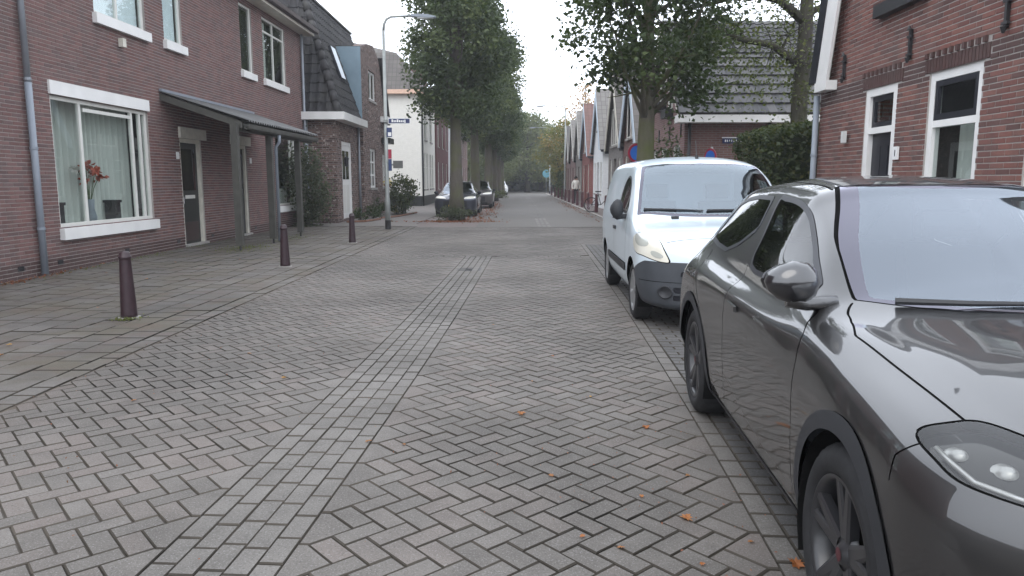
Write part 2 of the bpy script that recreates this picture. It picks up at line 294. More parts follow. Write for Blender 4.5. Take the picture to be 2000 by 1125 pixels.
def leaf_mesh(name,C,size,mat,parent,flat=.25,tilt=None,seed=1):
    """C (n,3) leaf centres -> n small folded kite faces"""
    C=np.asarray(C,float); tone=C[:,3] if C.shape[1]==4 else None; C=C[:,:3]
    r=np.random.RandomState(seed); n=len(C); d=r.normal(size=(n,3)); d[:,2]*=.7; d/=np.linalg.norm(d,axis=1,keepdims=True)
    q=r.normal(size=(n,3)); q[:,2]+=flat*3; s=np.cross(d,q); s/=np.linalg.norm(s,axis=1,keepdims=True)+1e-9
    L=(size*r.uniform(.65,1.25,(n,1))); W=L*r.uniform(.28,.42,(n,1)); up=np.cross(s,d)*W*.35
    V=np.stack([C-d*L*.5,C+s*W+up-d*L*.05,C+d*L*.5,C-s*W+up-d*L*.05],1).reshape(-1,3); i=np.arange(n)*4
    F=np.stack([i,i+1,i+2,i+3],1)
    return meshobj(name,V.tolist(),F.tolist(),mat,parent,attr=np.clip(r.beta(1.6,2.2,n)*.9+r.uniform(0,.1,n),0,.999) if tone is None else np.clip(.7*tone+.35*r.beta(1.6,2.2,n),0,.999))
# ================================================================== ground, road, pavements
def sheet(name,poly,z,mat,kind='structure'):
    return tag(meshobj(name,[(x,y,z) for x,y in poly],[tuple(range(len(poly)))],mat),kind=kind)
sheet('ground',[(-900,-300),(900,-300),(900,1500),(-900,1500)],-.12,'soil')
YF=24.0
ROAD=sheet('road',[(-3.6,-14),(3.55,-14),(3.55,YF),(-3.6,YF)],-.0095,'joint_sand')
sheet('road_far',[(-1.2,YF),(3.62,YF),(3.9,86),(14,96),(14,104),(-30,104),(-30,96),(-1.0,90)],0,'road_far')
sheet('side_street',[(3.55,12.6),(40,12.6),(40,20.2),(3.55,20.2)],0,'road_far')
sheet('parking_bays',[(-3.35,YF),(-1.2,YF),(-1.0,90),(-2.9,90)],-.002,'bay_far')
PAVE=sheet('pavement',[(-7.9,-14),(-3.585,-14),(-3.18,24.6),(-3.38,24.6),(-2.9,90),(-9,90),(-9,24)],-.0075,'joint_sand')
sheet('pavement_far',[(-9,24.6),(-3.12,24.6),(-3.36,26),(-2.92,90),(-9,90)],.006,'walk_far')
sheet('pavement_opposite',[(3.55,-14),(6,-14),(6,12.6),(3.55,12.6)],.05,'walk_far')
sheet('pavement_terrace',[(3.55,20.2),(8,20.2),(8,90),(3.95,86)],.05,'bay_far')
mb=MB(); mb.box(3.45,3.56,-14,12.5,-.05,.09); mb.box(3.45,3.56,20.3,24,-.05,.09); tag(mb.build('kerb','concrete'),kind='structure')
mb=MB(); mb.prism([(3.56,24),(3.66,24),(3.98,86),(3.88,86)],'z',-.05,.06); tag(mb.build('kerb','concrete'),kind='structure')
# street axis (centre of the gutter): a gentle bend
SS=np.arange(-6,40,.02); slope=.027+.046*np.exp(-(np.maximum(SS,1)-2)/5)
XC=np.concatenate([[0],np.cumsum(slope[:-1]*.02)]); XC+= -1.175-np.interp(2.64,SS,XC)
def W(s,t):
    x=np.interp(s,SS,XC); a=np.arctan(np.interp(s,SS,slope)); return x+t*math.cos(a), s-t*math.sin(a), -a
UN=.1055/math.sqrt(2); E_=.55; GUT=.267; S_END=14.7
t0R=GUT+(1+E_)*UN; t0L=-GUT-E_*UN; TR=t0R+(24+E_)*UN
def tE(s): return -3.40+.0105*s-float(np.interp(s,SS,XC))     # pavement edge in street coordinates
BR=paver_shape([(-.1033,-.0505),(.1033,-.0505),(.1033,.0505),(-.1033,.0505)])
def shrink(poly,g=.0022):
    c=np.mean(poly,0); return [tuple(np.array(p)+(c-np.array(p))*g*1.5/np.linalg.norm(c-np.array(p))) for p in poly]
items=[]
def put(poly_st,z=0.,key=None,long=0,mat=None):
    """poly in (s,t) metres"""
    c=np.mean(poly_st,0); x,y,r=W(c[0],c[1]); z+=rng.uniform(-.0022,.0016)
    if key=='brick': items.append(('brick',BR[0],BR[1],(x,y,z),long+r+rng.uniform(-.008,.008),mat)); return
    P=[(t-c[1],s-c[0]) for s,t in poly_st]
    if sum(P[i][0]*P[(i+1)%len(P)][1]-P[(i+1)%len(P)][0]*P[i][1] for i in range(len(P)))<0: P=P[::-1]
    P=shrink(P); v,f,cc=paver_shape(P); ca,sa=math.cos(r),math.sin(r)
    items.append((None,v,f,(x+cc[0]*ca-cc[1]*sa,y+cc[0]*sa+cc[1]*ca,z),r,mat))
def herring(t0,L,U,s0,s1,hatL,hatU,edge=None):
    def hb(c,ori):
        ps=[(s*UN,t0+t*UN) for s,t in c]; smin=min(p[0] for p in ps); smax=max(p[0] for p in ps)
        if smax<s0 or smin>s1: return
        cut=ps
        if smin<s0: cut=clip(cut,1,0,s0)
        if len(cut)>2 and smax>s1: cut=clip(cut,-1,0,-s1)
        if edge is not None and len(cut)>2:
            e=tE(np.mean([p[0] for p in ps]))+.004
            if min(p[1] for p in ps)<e: cut=clip(cut,0,1,e)
        if len(cut)<3 or area(cut)<.0028: return
        if cut is ps: put(ps,key='brick',long=ori)
        else: put(cut)
    for k in range(int(s0/UN/4)-2,int(s1/UN/4)+3):
        for m in range(int(L/2)-3,int(U/2)+3):
            H=[(4*k,2*m),(4*k+2,2*m+2),(4*k+1,2*m+3),(4*k-1,2*m+1)]; V=[(4*k+3,2*m+3),(4*k+4,2*m+4),(4*k+2,2*m+6),(4*k+1,2*m+5)]
            if 2*m>=L and 2*m+3<=U: hb(H,math.pi/4)
            if 2*m+3>=L and 2*m+6<=U: hb(V,-math.pi/4)
        if s0<4*k*UN<s1-.2:
            if hatU: put([(s*UN,t0+t*UN) for s,t in [(4*k+2,U),(4*k+4,U-2),(4*k+6,U),(4*k+6,U+E_),(4*k+2,U+E_)]])
            if hatL: put([(s*UN,t0+t*UN) for s,t in [(4*k-1,L),(4*k+1,L+2),(4*k+3,L),(4*k+3,L-E_),(4*k-1,L-E_)]])
herring(t0R,-1,24,1.2,S_END,True,True)
herring(t0L,-41,0,1.2,S_END,False,True,edge=1)
herring(t0R,-61,24,S_END+.11,17.5,False,True,edge=1)
herring(t0R,-61,50,17.5,YF,False,False,edge=1)
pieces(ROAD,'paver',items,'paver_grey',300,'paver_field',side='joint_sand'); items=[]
for j,zz in enumerate((0,-.001,-.0035,-.0015,0)):
    t=(j-2)*.1055; s=1.2+rng.uniform(0,.2)+(.105 if j%2 else 0)
    while s<S_END-.1: put([(s,t-.05),(s+.211,t-.05),(s+.211,t+.05),(s,t+.05)],zz,'brick',math.pi/2); s+=.211
tt=-2.4
while tt<TR: put([(S_END+.003,tt),(S_END+.104,tt),(S_END+.104,tt+.211),(S_END+.003,tt+.211)],0,'brick',0); tt+=.211
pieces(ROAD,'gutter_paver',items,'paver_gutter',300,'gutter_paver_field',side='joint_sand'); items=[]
s=1.2
while s<17.5: put([(s,TR),(s+.211,TR),(s+.211,TR+.105),(s,TR+.105)],.002,'brick',math.pi/2,'paver_gutter'); s+=.211
r_=0; s=1.2
while s<17.5:
    t=TR+.108+(.105 if r_%2 else 0)-.0
    if r_%2: put([(s,TR+.108),(s+.105,TR+.108),(s+.105,TR+.21),(s,TR+.21)],.002)
    while t<4.3-float(np.interp(s,SS,XC))-.85-.22+.3: put([(s,t),(s+.105,t),(s+.105,t+.211),(s,t+.211)],.002,'brick',0); t+=.211
    s+=.1055; r_+=1
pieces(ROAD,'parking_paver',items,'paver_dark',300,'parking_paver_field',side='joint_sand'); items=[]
# far gutter lines and the threshold
for dx in (-.16,0,.16): sheet('gutter_line',[(1.02+dx,YF+.1),(1.12+dx,YF+.1),(1.68+dx,84),(1.58+dx,84)],.004,'paver_gutter')
sheet('threshold',[(-3.0,YF-.02),(3.5,YF-.02),(3.5,YF+.14),(-3.0,YF+.14)],.006,'paver_gutter')
# left pavement tiles 30 x 30 in half bond with a pale edge row
def tile(x0,x1,y0,y1,mat=None,z=.006):
    xm,ym=(x0+x1)/2,(y0+y1)/2; sk=.0105*ym
    w_,h_=(x1-x0)/2-.004,(y1-y0)/2-.004; key=(round(w_,3),round(h_,3))
    v,f,_=paver_shape([(-w_,-h_),(w_,-h_),(w_,h_),(-w_,h_)],.05,.005); items.append((key,v,f,(xm+sk,ym,z+rng.uniform(-.004,.004)),-.0105+rng.uniform(-.006,.006),mat))
y=2.6
while y<24.3:
    L_=rng.choice((.2,.2,.3)); tile(-3.585,-3.41,y,y+L_,'paver_edge' if rng.random()<.6 else None,.003); y+=L_+.003
for i in range(13):
    x1=-3.59-.303*i; y=2.4+(.15 if i%2 else 0)
    while y<24.3:
        if x1-.3+.0105*y>-7.75: tile(x1-.30,x1,y,y+.30)
        y+=.303
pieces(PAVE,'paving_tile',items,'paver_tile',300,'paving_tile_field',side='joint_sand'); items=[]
# drain grate in the gutter
def grate(s,t,label):
    x,y,r=W(s,t); g=thing('drain_grate',label,'drain',(x,y,-.012),r)
    m=MB(); 
    for a,b in ((-.2,-.17),(.17,.2)): m.box(a,b,-.2,.2,-.03,.012)
    for a,b in ((-.2,-.17),(.17,.2)): m.box(-.17,.17,a,b,-.03,.012)
    m.build('frame','black_iron',g)
    for i in range(6): bx('bar','black_iron',g,-.17,.17,-.15+i*.052,-.125+i*.052,-.02,.010)
grate(12.55,0,'black iron drain grate set in the brick gutter')
mb=MB(); mb.add([(-3.50+.0105*2,2,-.0065),(-3.24+.0105*2,2,-.0065),(-3.24+.0105*24,24,-.0065),(-3.50+.0105*24,24,-.007)],[(0,1,2,3)]); plain('edge_dirt',(.085,.068,.054),.95,var=.35,scale=5,bump=.5,bscale=60); tag(mb.build('edge_dirt','edge_dirt'),'brown dirt filling the joint between pavement and street','dirt',None,'stuff')
# fallen leaves
def fallen(x,y,s,lab,grp,mat='leaf_fallen',z=.006):
    o=bpy.data.meshes.new('fallen_leaf'); n=9; pts=[]
    for i in range(n*2):
        a=math.pi*i/n; rr=s*(.55 if i%2 else 1)*rng.uniform(.8,1.1); pts.append((rr*math.cos(a),rr*.75*math.sin(a),s*.35*abs(math.sin(a))*rng.uniform(.3,1)))
    v=[(0,0,.002)]+pts; f=[(0,1+i,1+(i+1)%(2*n)) for i in range(2*n)]
    o=meshobj('fallen_leaf',v,f,mat,attr=[rng.random()]*len(f)); o.location=(x,y,z); o.rotation_euler=(rng.uniform(-.1,.1),rng.uniform(-.1,.1),rng.uniform(0,6)); tag(o,lab,'leaf',grp)
LB='small dry orange leaf lying on the grey street pavers'
for x,y,s in [(.06,4.62,.045),(.82,4.35,.04),(.78,3.12,.035),(-.83,4.1,.025),(-1.75,5.5,.03),(.30,2.95,.018),(.62,3.35,.02),(.2,3.6,.02),(.75,2.72,.018),(.45,2.85,.02),(.55,5.0,.016),(-.62,4.05,.018),(.9,3.6,.02),(.35,6.2,.02),(-.2,7.6,.02),(1.0,2.9,.018),(.15,5.4,.014),(-2.3,6.3,.022),(-2.6,4.9,.024)]:
    fallen(x,y,s,LB,'leaves scattered on the street')
fallen(1.12,2.72,.05,'orange leaf in the shade right beside the front tyre','')
LT='small pale leaf lying on the mossy pavement tiles'
for x,y,s in [(-4.9,8.6,.025),(-4.6,6.6,.03),(-5.6,11.2,.03),(-6.6,11.9,.03),(-5.2,14.0,.025),(-4.4,6.2,.03),(-6.2,13.5,.03)]: fallen(x,y,s,LT,'leaves scattered on the pavement',z=.016)
# leaf litter and moss: uncountable
def litter(name,label,cat,regions,mat,size,seed,z=.01):
    r=np.random.RandomState(seed); C=[]
    for (x,y,rx,ry,n) in regions: C.append(np.stack([x+r.normal(size=n)*rx,y+r.normal(size=n)*ry,z+r.uniform(0,.02,n)],1))
    o=leaf_mesh(name,np.concatenate(C),size,mat,None,flat=2.5,seed=seed); tag(o,label,cat,None,'stuff'); return o
litter('leaf_litter','reddish brown leaf litter around the first street tree','leaf litter',[(-2.2,27.2,.75,.25,420),(-1.6,28.6,.5,.9,150),(-1.2,34,.25,3,200),(-1.0,44,.2,6,260)],'leaf_litter',.09,3)
litter('leaf_litter','brown leaves and crumbs against the foot of the brick house','leaf litter',[(-7.32,11.0,.06,.8,160)],'leaf_litter',.05,4,.015)
litter('leaf_litter','thin scatter of leaf crumbs along the kerb of the terrace','leaf litter',[(3.4,40,.2,9,500)],'leaf_litter',.07,5)
litter('street_debris','tiny leaf crumbs and grit between the pavers','debris',[(.6,3.6,.5,1.0,90),(-2.6,6.5,.6,2.5,120),(-.2,6,1.2,2.5,60)],'leaf_litter',.014,6,.004)
litter('moss','green moss growing along the pavement joints by the porch','moss',[(-5.95,16.4,.3,.5,500),(-5.8,19.3,.25,.9,400),(-7.25,15,.08,2.5,300),(-4.2,7.9,.08,.08,120)],'moss_green',.03,8,.008)
# ================================================================== building helpers (local frame: x along the facade, y into the house, z up)
def wall(root,name,u0,u1,z0,z1,holes,mat,y=0.,depth=.14):
    us=sorted({u0,u1,*[h[0] for h in holes],*[h[1] for h in holes]}); zs=sorted({z0,z1,*[h[2] for h in holes],*[h[3] for h in holes]}); m=MB()
    us=[u for u in us if u0<=u<=u1]; zs=[q for q in zs if z0<=q<=z1]
    for a,b in zip(us,us[1:]):
        for c,d in zip(zs,zs[1:]):
            if any(h[0]<=a+1e-6 and b<=h[1]+1e-6 and h[2]<=c+1e-6 and d<=h[3]+1e-6 for h in holes): continue
            m.add([(a,y,c),(b,y,c),(b,y,d),(a,y,d)],[(0,1,2,3)])
    for a,b,c,d in holes:
        e=y+depth; m.add([(a,y,c),(b,y,c),(b,y,d),(a,y,d),(a,e,c),(b,e,c),(b,e,d),(a,e,d)],[(0,1,5,4),(1,2,6,5),(2,3,7,6),(3,0,4,7)])
    return m.build(name,mat,root)
def brick_pieces(root,parent,u0,u1,z0,z1,holes,mat,y=0.,bl=.22,bh=.0615,j=.011,proud=.006,top=None,maxn=300,extra=None):
    items=[]; row=0; z=z0
    while z+bh-j<z1:
        u=u0-(bl/2 if row%2 else 0)-rng.uniform(0,.02)
        while u<u1:
            a=max(u,u0); b=min(u+bl-j,u1); hh=bh-j
            if b-a>.03 and (top is None or z+hh<min(top(a),top(b))):
                segs=[(a,b)]
                for h in holes:
                    if h[2]<z+hh*.6 and h[3]>z+hh*.4:
                        ns=[]
                        for p,q in segs:
                            if h[1]<=p or h[0]>=q: ns.append((p,q)); continue
                            if h[0]-p>.025: ns.append((p,h[0]-.004))
                            if q-h[1]>.025: ns.append((h[1]+.004,q))
                        segs=ns
                for p,q in segs:
                    w2=(q-p)/2; pr=proud+rng.uniform(-.002,.002)
                    key=round(w2,3) if abs(w2-(bl-j)/2)<1e-4 else None
                    if key is not None: pr=proud
                    v=[(-w2,0,0),(w2,0,0),(w2,0,hh),(-w2,0,hh),(-w2+.002,-pr,.002),(w2-.002,-pr,.002),(w2-.002,-pr,hh-.002),(-w2+.002,-pr,hh-.002)]
                    items.append((key,v,[(4,5,6,7),(0,1,5,4),(1,2,6,5),(2,3,7,6),(3,0,4,7)],((p+q)/2,y+rng.uniform(-.001,.001),z),0,extra(p,q,z) if extra else None))
            u+=bl
        z+=bh; row+=1
    pieces(parent,'brick',items,mat,maxn,'brickwork')
def window(root,u0,u1,z0,z1,y=.06,fm='paint_frame',fw=.06,mull=(),trans=(),glass='glass_window',sill=None,lintel=None,back='room_dark',curtain=None,fd=.06,casement=None,name='window'):
    m=MB(); m.box(u0,u0+fw,y,y+fd,z0,z1); m.box(u1-fw,u1,y,y+fd,z0,z1); m.box(u0+fw,u1-fw,y,y+fd,z0,z0+fw); m.box(u0+fw,u1-fw,y,y+fd,z1-fw,z1)
    xs=[u0+fw]; 
    for q in mull: c=u0+(u1-u0)*q; m.box(c-fw*.45,c+fw*.45,y+.002,y+fd-.002,z0+fw,z1-fw); xs+=[c-fw*.45,c+fw*.45]
    xs.append(u1-fw); zs=[z0+fw]
    for q in trans:
        c=z0+(z1-z0)*q; zs+=[c-fw*.4,c+fw*.4]
        for a,b in zip(xs[::2],xs[1::2]): m.box(a,b,y+.004,y+fd-.004,c-fw*.4,c+fw*.4)
    zs.append(z1-fw); wn=m.build(name,fm,root)
    for a,b in zip(xs[::2],xs[1::2]):
        for c,d in zip(zs[::2],zs[1::2]): bx('pane',glass,wn,a-.004,b+.004,y+fd*.45,y+fd*.45+.006,c-.004,d+.004)
    if sill: bx('sill',sill[0],wn,u0-sill[1],u1+sill[1],y-sill[2],y+.03,z0-sill[3],z0-.002)
    if lintel: bx('lintel',lintel[0],wn,u0-lintel[1],u1+lintel[1],-lintel[2],y+.03,z1+.002,z1+lintel[3])
    if back: 
        b=MB(); yb=y+fd+(.9 if curtain=='deep' else .5); b.add([(u0-.1,yb,z0-.1),(u1+.1,yb,z0-.1),(u1+.1,yb,z1+.1),(u0-.1,yb,z1+.1),(u0-.1,y+fd+.02,z0-.1),(u1+.1,y+fd+.02,z0-.1),(u1+.1,y+fd+.02,z1+.1),(u0-.1,y+fd+.02,z1+.1)],[(0,1,2,3),(0,4,5,1),(1,5,6,2),(2,6,7,3),(3,7,4,0)]); b.build('room_back',back,wn)
    if curtain and curtain!='deep':
        a,b,zc,mt=curtain; n=int((b-a)/.03); V=[];F=[]
        for i in range(n+1):
            uu=a+(b-a)*i/n; yy=y+fd+(.04 if mt=='blind' else .10)+(.006 if mt=='blind' else .03)*math.sin(uu*38+2*math.sin(uu*7)); V+=[(uu,yy,z0+.02),(uu,yy,zc)]
        F=[(2*i,2*i+2,2*i+3,2*i+1) for i in range(n)]; meshobj('curtain',V,F,mt,wn,smooth=True)
    return wn
def quad_uv(name,P,mat,parent,wid,hgt):
    o=meshobj(name,P,[(0,1,2,3)],mat,parent); uv=o.data.uv_layers.new(name='UVMap')
    for i,c in enumerate(((0,0),(wid,0),(wid,hgt),(0,hgt))): uv.data[i].uv=c
    return o
def slab(name,P,mat,parent,t=.06):
    """roof slope with thickness and tile texture; P: eave a, eave b, ridge b, ridge a"""
    P=[Vector(p) for p in P]; n=(P[1]-P[0]).cross(P[3]-P[0]).normalized(); V=[tuple(p) for p in P]+[tuple(p-n*t) for p in P]
    o=meshobj(name,V,[(0,1,2,3),(7,6,5,4),(0,4,5,1),(1,5,6,2),(2,6,7,3),(3,7,4,0)],mat,parent); uv=o.data.uv_layers.new(name='UVMap')
    e=(P[1]-P[0]).normalized(); g=n.cross(e)
    for l in o.data.loops:
        d=Vector(V[l.vertex_index])-P[0]; uv.data[l.index].uv=(d.dot(e),d.dot(g))
    return o
def tiles(parent,A,B,C,D,tw,rh,mat,over=.06,wave=.03,maxn=300,lip=1.5):
    """single roof tiles on the slope A(eave left) B(eave right) C(ridge right) D(ridge left)"""
    A,B,C,D=map(Vector,(A,B,C,D)); e=(B-A).normalized(); n=e.cross(D-A).normalized(); g=n.cross(e); H=(D-A).dot(g); items=[]
    Wd=(B-A).length; d0=(D-A).dot(e); c0=(C-A).dot(e)
    prof=[(0,.0),(.18,-.35),(.42,-.35),(.62,.1),(.78,.75),(.90,.75),(1.0,.25)]
    r=0
    while r*rh<H-.02:
        v0=r*rh; t=(v0+rh*.5)/H; lo,hi=d0*t,Wd+(c0-Wd)*t; u=math.floor(lo/tw)*tw
        while u<hi:
            if u+tw*.5>lo and u+tw*.5<hi:
                V=[]; hh=min(rh+over,H-v0+.02)
                for vv,l in ((-.0,.032),(hh,.006)):
                    for x,q in prof: V.append(tuple(e*(x*tw)+g*vv+n*(l*lip+wave*q)))
                k=len(prof); V+=[tuple(e*(x*tw)+n*(wave*q-.004)) for x,q in prof]
                F=[(i,i+1,k+i+1,k+i) for i in range(k-1)]+[(2*k+i,2*k+i+1,i+1,i) for i in range(k-1)]
                o=A+e*u+g*v0+n*rng.uniform(0,.006); items.append((('t',round(tw,3),round(hh,3),tuple(round(x,3) for x in (*e,*g))),V,F,tuple(o),0,None))
            u+=tw
        r+=1
    pieces(parent,'roof_tile',items,mat,maxn,'roof_tiling')
def pipe(parent,u,y,z0,z1,r=.04,mat='pvc_grey',clips=(),name='downpipe',foot=None):
    m=MB(); m.tube([(u,y,z0),(u,y,z1)],r,12); o=m.build(name,mat,parent,True)
    for z in clips: MB().tube([(u,y,z-.02),(u,y,z+.02)],r+.008,12).build('clip',foot or mat,o)
    return o
# ================================================================== left brick house with the porch
LH=thing('brick_house','long two-storey red-brown brick house with white window sills and a porch','house',(-7.52,11.58,0),math.atan2(.9998,.018))
H1=[(.72,3.86,.71,2.90),(5.2,6.3,-.05,2.45),(8.1,9.2,-.05,2.45),(11.6,13.6,.71,2.90),(2.2,4.02,4.48,6.28),(4.8,5.66,4.48,6.28),(9.15,10.05,4.48,6.28),(10.9,12.95,4.48,6.28)]
wl=wall(LH,'wall',-9,14.72,-.1,6.62,H1,'mortar_left',.012,.16)
brick_pieces(LH,LH,-9,14.72,.0,6.55,H1,'brick_left',.012,extra=lambda p,q,z:'brick_soldier' if z<.19 else None)
MB().add([(14.72,.012,-.1),(14.72,9,-.1),(14.72,9,6.62),(14.72,.012,6.62)],[(0,1,2,3)]).build('end_wall','wall_brown',LH)
S=('paint_white',.04,.13,.19); S2=('paint_white',.07,.13,.18)
w1=window(LH,.72,3.86,.71,2.90,.05,mull=(.275,.82,.92),fw=.075,sill=S,lintel=('paint_white',.03,.03,.22),back='room_dark',curtain='deep')
bx('casement_bar','paint_frame',w1,1.66,3.22,.035,.055,2.70,2.76)
w2=window(LH,11.6,13.6,.71,2.90,.05,mull=(.8,),fw=.075,sill=S,lintel=('paint_white',.03,.03,.2),curtain=(11.7,13.1,1.25,'curtain'))
window(LH,2.2,4.02,4.48,6.28,.05,mull=(.46,),sill=S2,curtain=(2.26,3.96,6.22,'blind')); window(LH,4.8,5.66,4.48,6.28,.05,sill=S2,curtain=(4.86,5.6,6.22,'blind'))
window(LH,9.15,10.05,4.48,6.28,.05,sill=S2,curtain=(9.2,9.6,6.2,'curtain')); window(LH,10.9,12.95,4.48,6.28,.05,mull=(.5,),trans=(.78,),sill=S2,curtain=(11.0,11.6,6.2,'curtain'))
def front_door(root,u0,u1,z1,leaf,panel,slot=1.15):
    d=MB(); f=.09; d.box(u0,u0+f,.04,.15,0,z1); d.box(u1-f,u1,.04,.15,0,z1); d.box(u0+f,u1-f,.04,.15,z1-f,z1); d=d.build('door_frame','paint_cream',root)
    bx('lintel','paint_cream',root,u0-.04,u1+.2,-.05,.13,z1+.004,z1+.24)
    lf=bx('door',leaf,root,u0+f,u1-f,.10,.145,.02,z1-f)
    for a,b,c,e,m in ((u0+f+.13,u1-f-.13,1.28,z1-f-.14,'glass_tint'),(u0+f+.1,u1-f-.1,.12,.55,panel),(u0+f+.1,u1-f-.1,.62,1.02,leaf)): bx('panel',m,lf,a,b,.088,.102,c,e)
    bx('letter_slot','paint_frame',lf,u0+f+.22,u1-f-.22,.082,.099,slot-.06,slot+.02); MB().tube([(u0+f+.07,.06,.98),(u0+f+.07,.06,1.13)],.014,8).build('handle','chrome',lf)
    bx('threshold','concrete',root,u0-.02,u1+.02,-.06,.2,0,.05)
    bx('hall_back','room_dark',root,u0,u1,.22,.25,0,z1)
front_door(LH,5.2,6.3,2.45,'paint_dark_green','paint_dark_brown'); front_door(LH,8.1,9.2,2.45,'paint_dark_green','paint_black')
for u in (5.04,9.42): bx('number_plate','sign_white',LH,u-.06,u+.06,-.02,.0,1.98,2.13)
bx('wall_box','paint_cream',LH,2.93,3.05,-.09,0,4.02,4.18)
for u in (-.35,.62,2.7,4.85,6.65,9.6): bx('air_brick','black_iron',LH,u-.07,u+.07,-.006,.0,.13,.20)
pipe(LH,.1,-.07,.03,3.0,.052,'pvc_grey',(.75,2.0)); pipe(LH,.1,-.07,3.0,6.55,.046,'zinc',(3.05,5.2),name='upper_downpipe'); pipe(LH,14.55,-.07,.03,6.5,.045,'zinc',(2.2,4.6))
MB().box(-9,14.9,-.42,.02,6.44,6.52).build('soffit','paint_cream',LH); g=MB(); g.prism([(-.56,6.66),(-.55,6.54),(-.47,6.5),(-.42,6.53),(-.42,6.70)],'x',-9,15.0); g.build('gutter','paint_dark_brown',LH)
slab('roof',[(-9,-.45,6.66),(15.0,-.45,6.66),(15.0,5,9.6),(-9,5,9.6)],'roof_dark',LH); slab('roof',[(15.0,10.4,6.66),(-9,10.4,6.66),(-9,5,9.6),(15.0,5,9.6)],'roof_dark',LH)
MB().add([(14.72,.0,6.6),(14.72,9,6.6),(14.72,5,9.5)],[(0,1,2)]).build('end_gable','wall_brown',LH); MB().add([(-9,0,-.1),(-9,9,-.1),(-9,9,6.6),(-9,0,6.6)],[(3,2,1,0)]).build('end_wall','wall_brown',LH)
# porch: corrugated lean-to on square posts
u0,u1,yf=4.42,9.75,-1.72; n=int((u1-u0)/.019); V=[];F=[]
for i in range(n+1):
    u=u0+(u1-u0)*i/n; h=.026*math.sin(u*2*math.pi/.152)
    for yy,zz in ((.0,3.36),(yf-.12,2.77)): V.append((u,yy,zz+h)); V.append((u,yy,zz+h-.008))
for i in range(n): a=4*i; F+=[(a,a+4,a+6,a+2),(a+1,a+3,a+7,a+5),(a+2,a+6,a+7,a+3)]
pr=meshobj('porch_roof',V,F,'porch_sheet',LH,smooth=False)
MB().box(u0-.03,u1+.03,-.06,.0,3.37,3.42).build('flashing','pvc_grey',pr)
m=MB()
for uu in (u0-.02,u1-.03):
    m.prism([(.0,3.33),(.0,3.19),(yf,2.60),(yf,2.74)],'x',uu,uu+.05)
m.build('side_board','paint_green_grey',pr)
MB().box(u0+.04,u1-.04,yf+.03,yf+.12,2.54,2.71).build('front_beam','paint_green_grey',pr)
g=MB(); prof=[(yf-.02,2.70),(yf-.03,2.61),(yf-.075,2.575),(yf-.12,2.61),(yf-.13,2.70),(yf-.12,2.70),(yf-.112,2.62),(yf-.075,2.588),(yf-.04,2.62),(yf-.03,2.70)]; g.prism(prof,'x',u0+.02,u1+.02); g.build('porch_gutter','paint_green_grey',pr)
for uu in (u0+(u1-u0)*k/4 for k in (1,2,3)): MB().prism([(.0,3.30),(.0,3.20),(yf+.12,2.60),(yf+.12,2.70)],'x',uu,uu+.06).build('rafter','paint_green_grey',pr)
for uu,yy in ((4.28,yf+.12),(6.28,yf+.08),(8.45,yf+.08)):
    p=bx('post','paint_green_grey',pr,uu-.07,uu+.07,yy-.07,yy+.07,.12,2.70 if uu<5 else 2.54); MB().tube([(uu,yy,.0),(uu,yy,.14)],.022,8).build('post_foot','black_iron',p)
m=MB(); m.tube([(6.52,yf-.08,2.58),(6.52,yf-.08,2.42),(6.55,yf+.02,2.30),(6.55,yf+.02,.03)],.04,10); m.build('porch_downpipe','pvc_grey',pr,True)
def at_LH(u,y,z): return LH.matrix_basis@Vector((u,y,z))
LH_RZ=math.atan2(.9998,.018)
# curtain and things on the window ledge of the big front window
t=thing('curtain','pale grey net curtain hanging behind the big front window','curtain',at_LH(0,0,.75),LH_RZ)
n=150; V=[];F=[]
for i in range(n+1):
    u=.84+(3.76-.84)*i/n; yy=.42+.055*math.sin(u*36+1.5*math.sin(u*5)); V+=[(u,yy,.0),(u,yy,2.12)]
for i in range(n):
    if i not in range(20,24): F.append((2*i,2*i+2,2*i+3,2*i+1))
meshobj('cloth',V,F,'curtain',t,smooth=True); MB().tube([(.8,.40,2.13),(3.8,.40,2.13)],.012,8).build('rail','paint_white',t)
bx('window_ledge','paint_frame',LH,.74,3.84,.13,.50,.70,.745)
v=thing('flower_vase','glass vase of red and white flowers behind the big front window','vase',at_LH(2.0,.24,.745),LH_RZ)
MB().lathe([(.0,.005),(.09,.0),(.10,.1),(.065,.25),(.075,.42),(.068,.42),(.058,.25),(.0,.02)],16).build('vase','pvc_grey',v,True)
r=random.Random(3); 
for i in range(9):
    a=r.uniform(0,6.28); rr=r.uniform(.05,.42); h=r.uniform(.75,1.05); tip=(rr*math.cos(a),rr*.35*math.sin(a),h)
    st=MB().tube([(0,0,.3),(tip[0]*.4,tip[1]*.4,.6),tip],.007,5).build('stem','stem_green',v)
    C=np.array(tip)+np.random.RandomState(i).normal(size=(26,3))*(.05,.04,.035); leaf_mesh('flower',C,.09,'petal_red' if i%3 else 'petal_white',v,seed=i)
for u,lab in ((.98,'dark square pot on the left end of the window ledge'),(2.75,'dark square pot beside the flower vase on the ledge')):
    q=thing('plant_pot',lab,'pot',at_LH(u,.25,.745),LH_RZ); MB().prism([(-.10,-.10),(.10,-.10),(.10,.10),(-.10,.10)],'z',0,.34).build('pot','vase_dark',q); MB().box(-.12,.12,-.12,.12,.34,.39).build('rim','vase_dark',q)
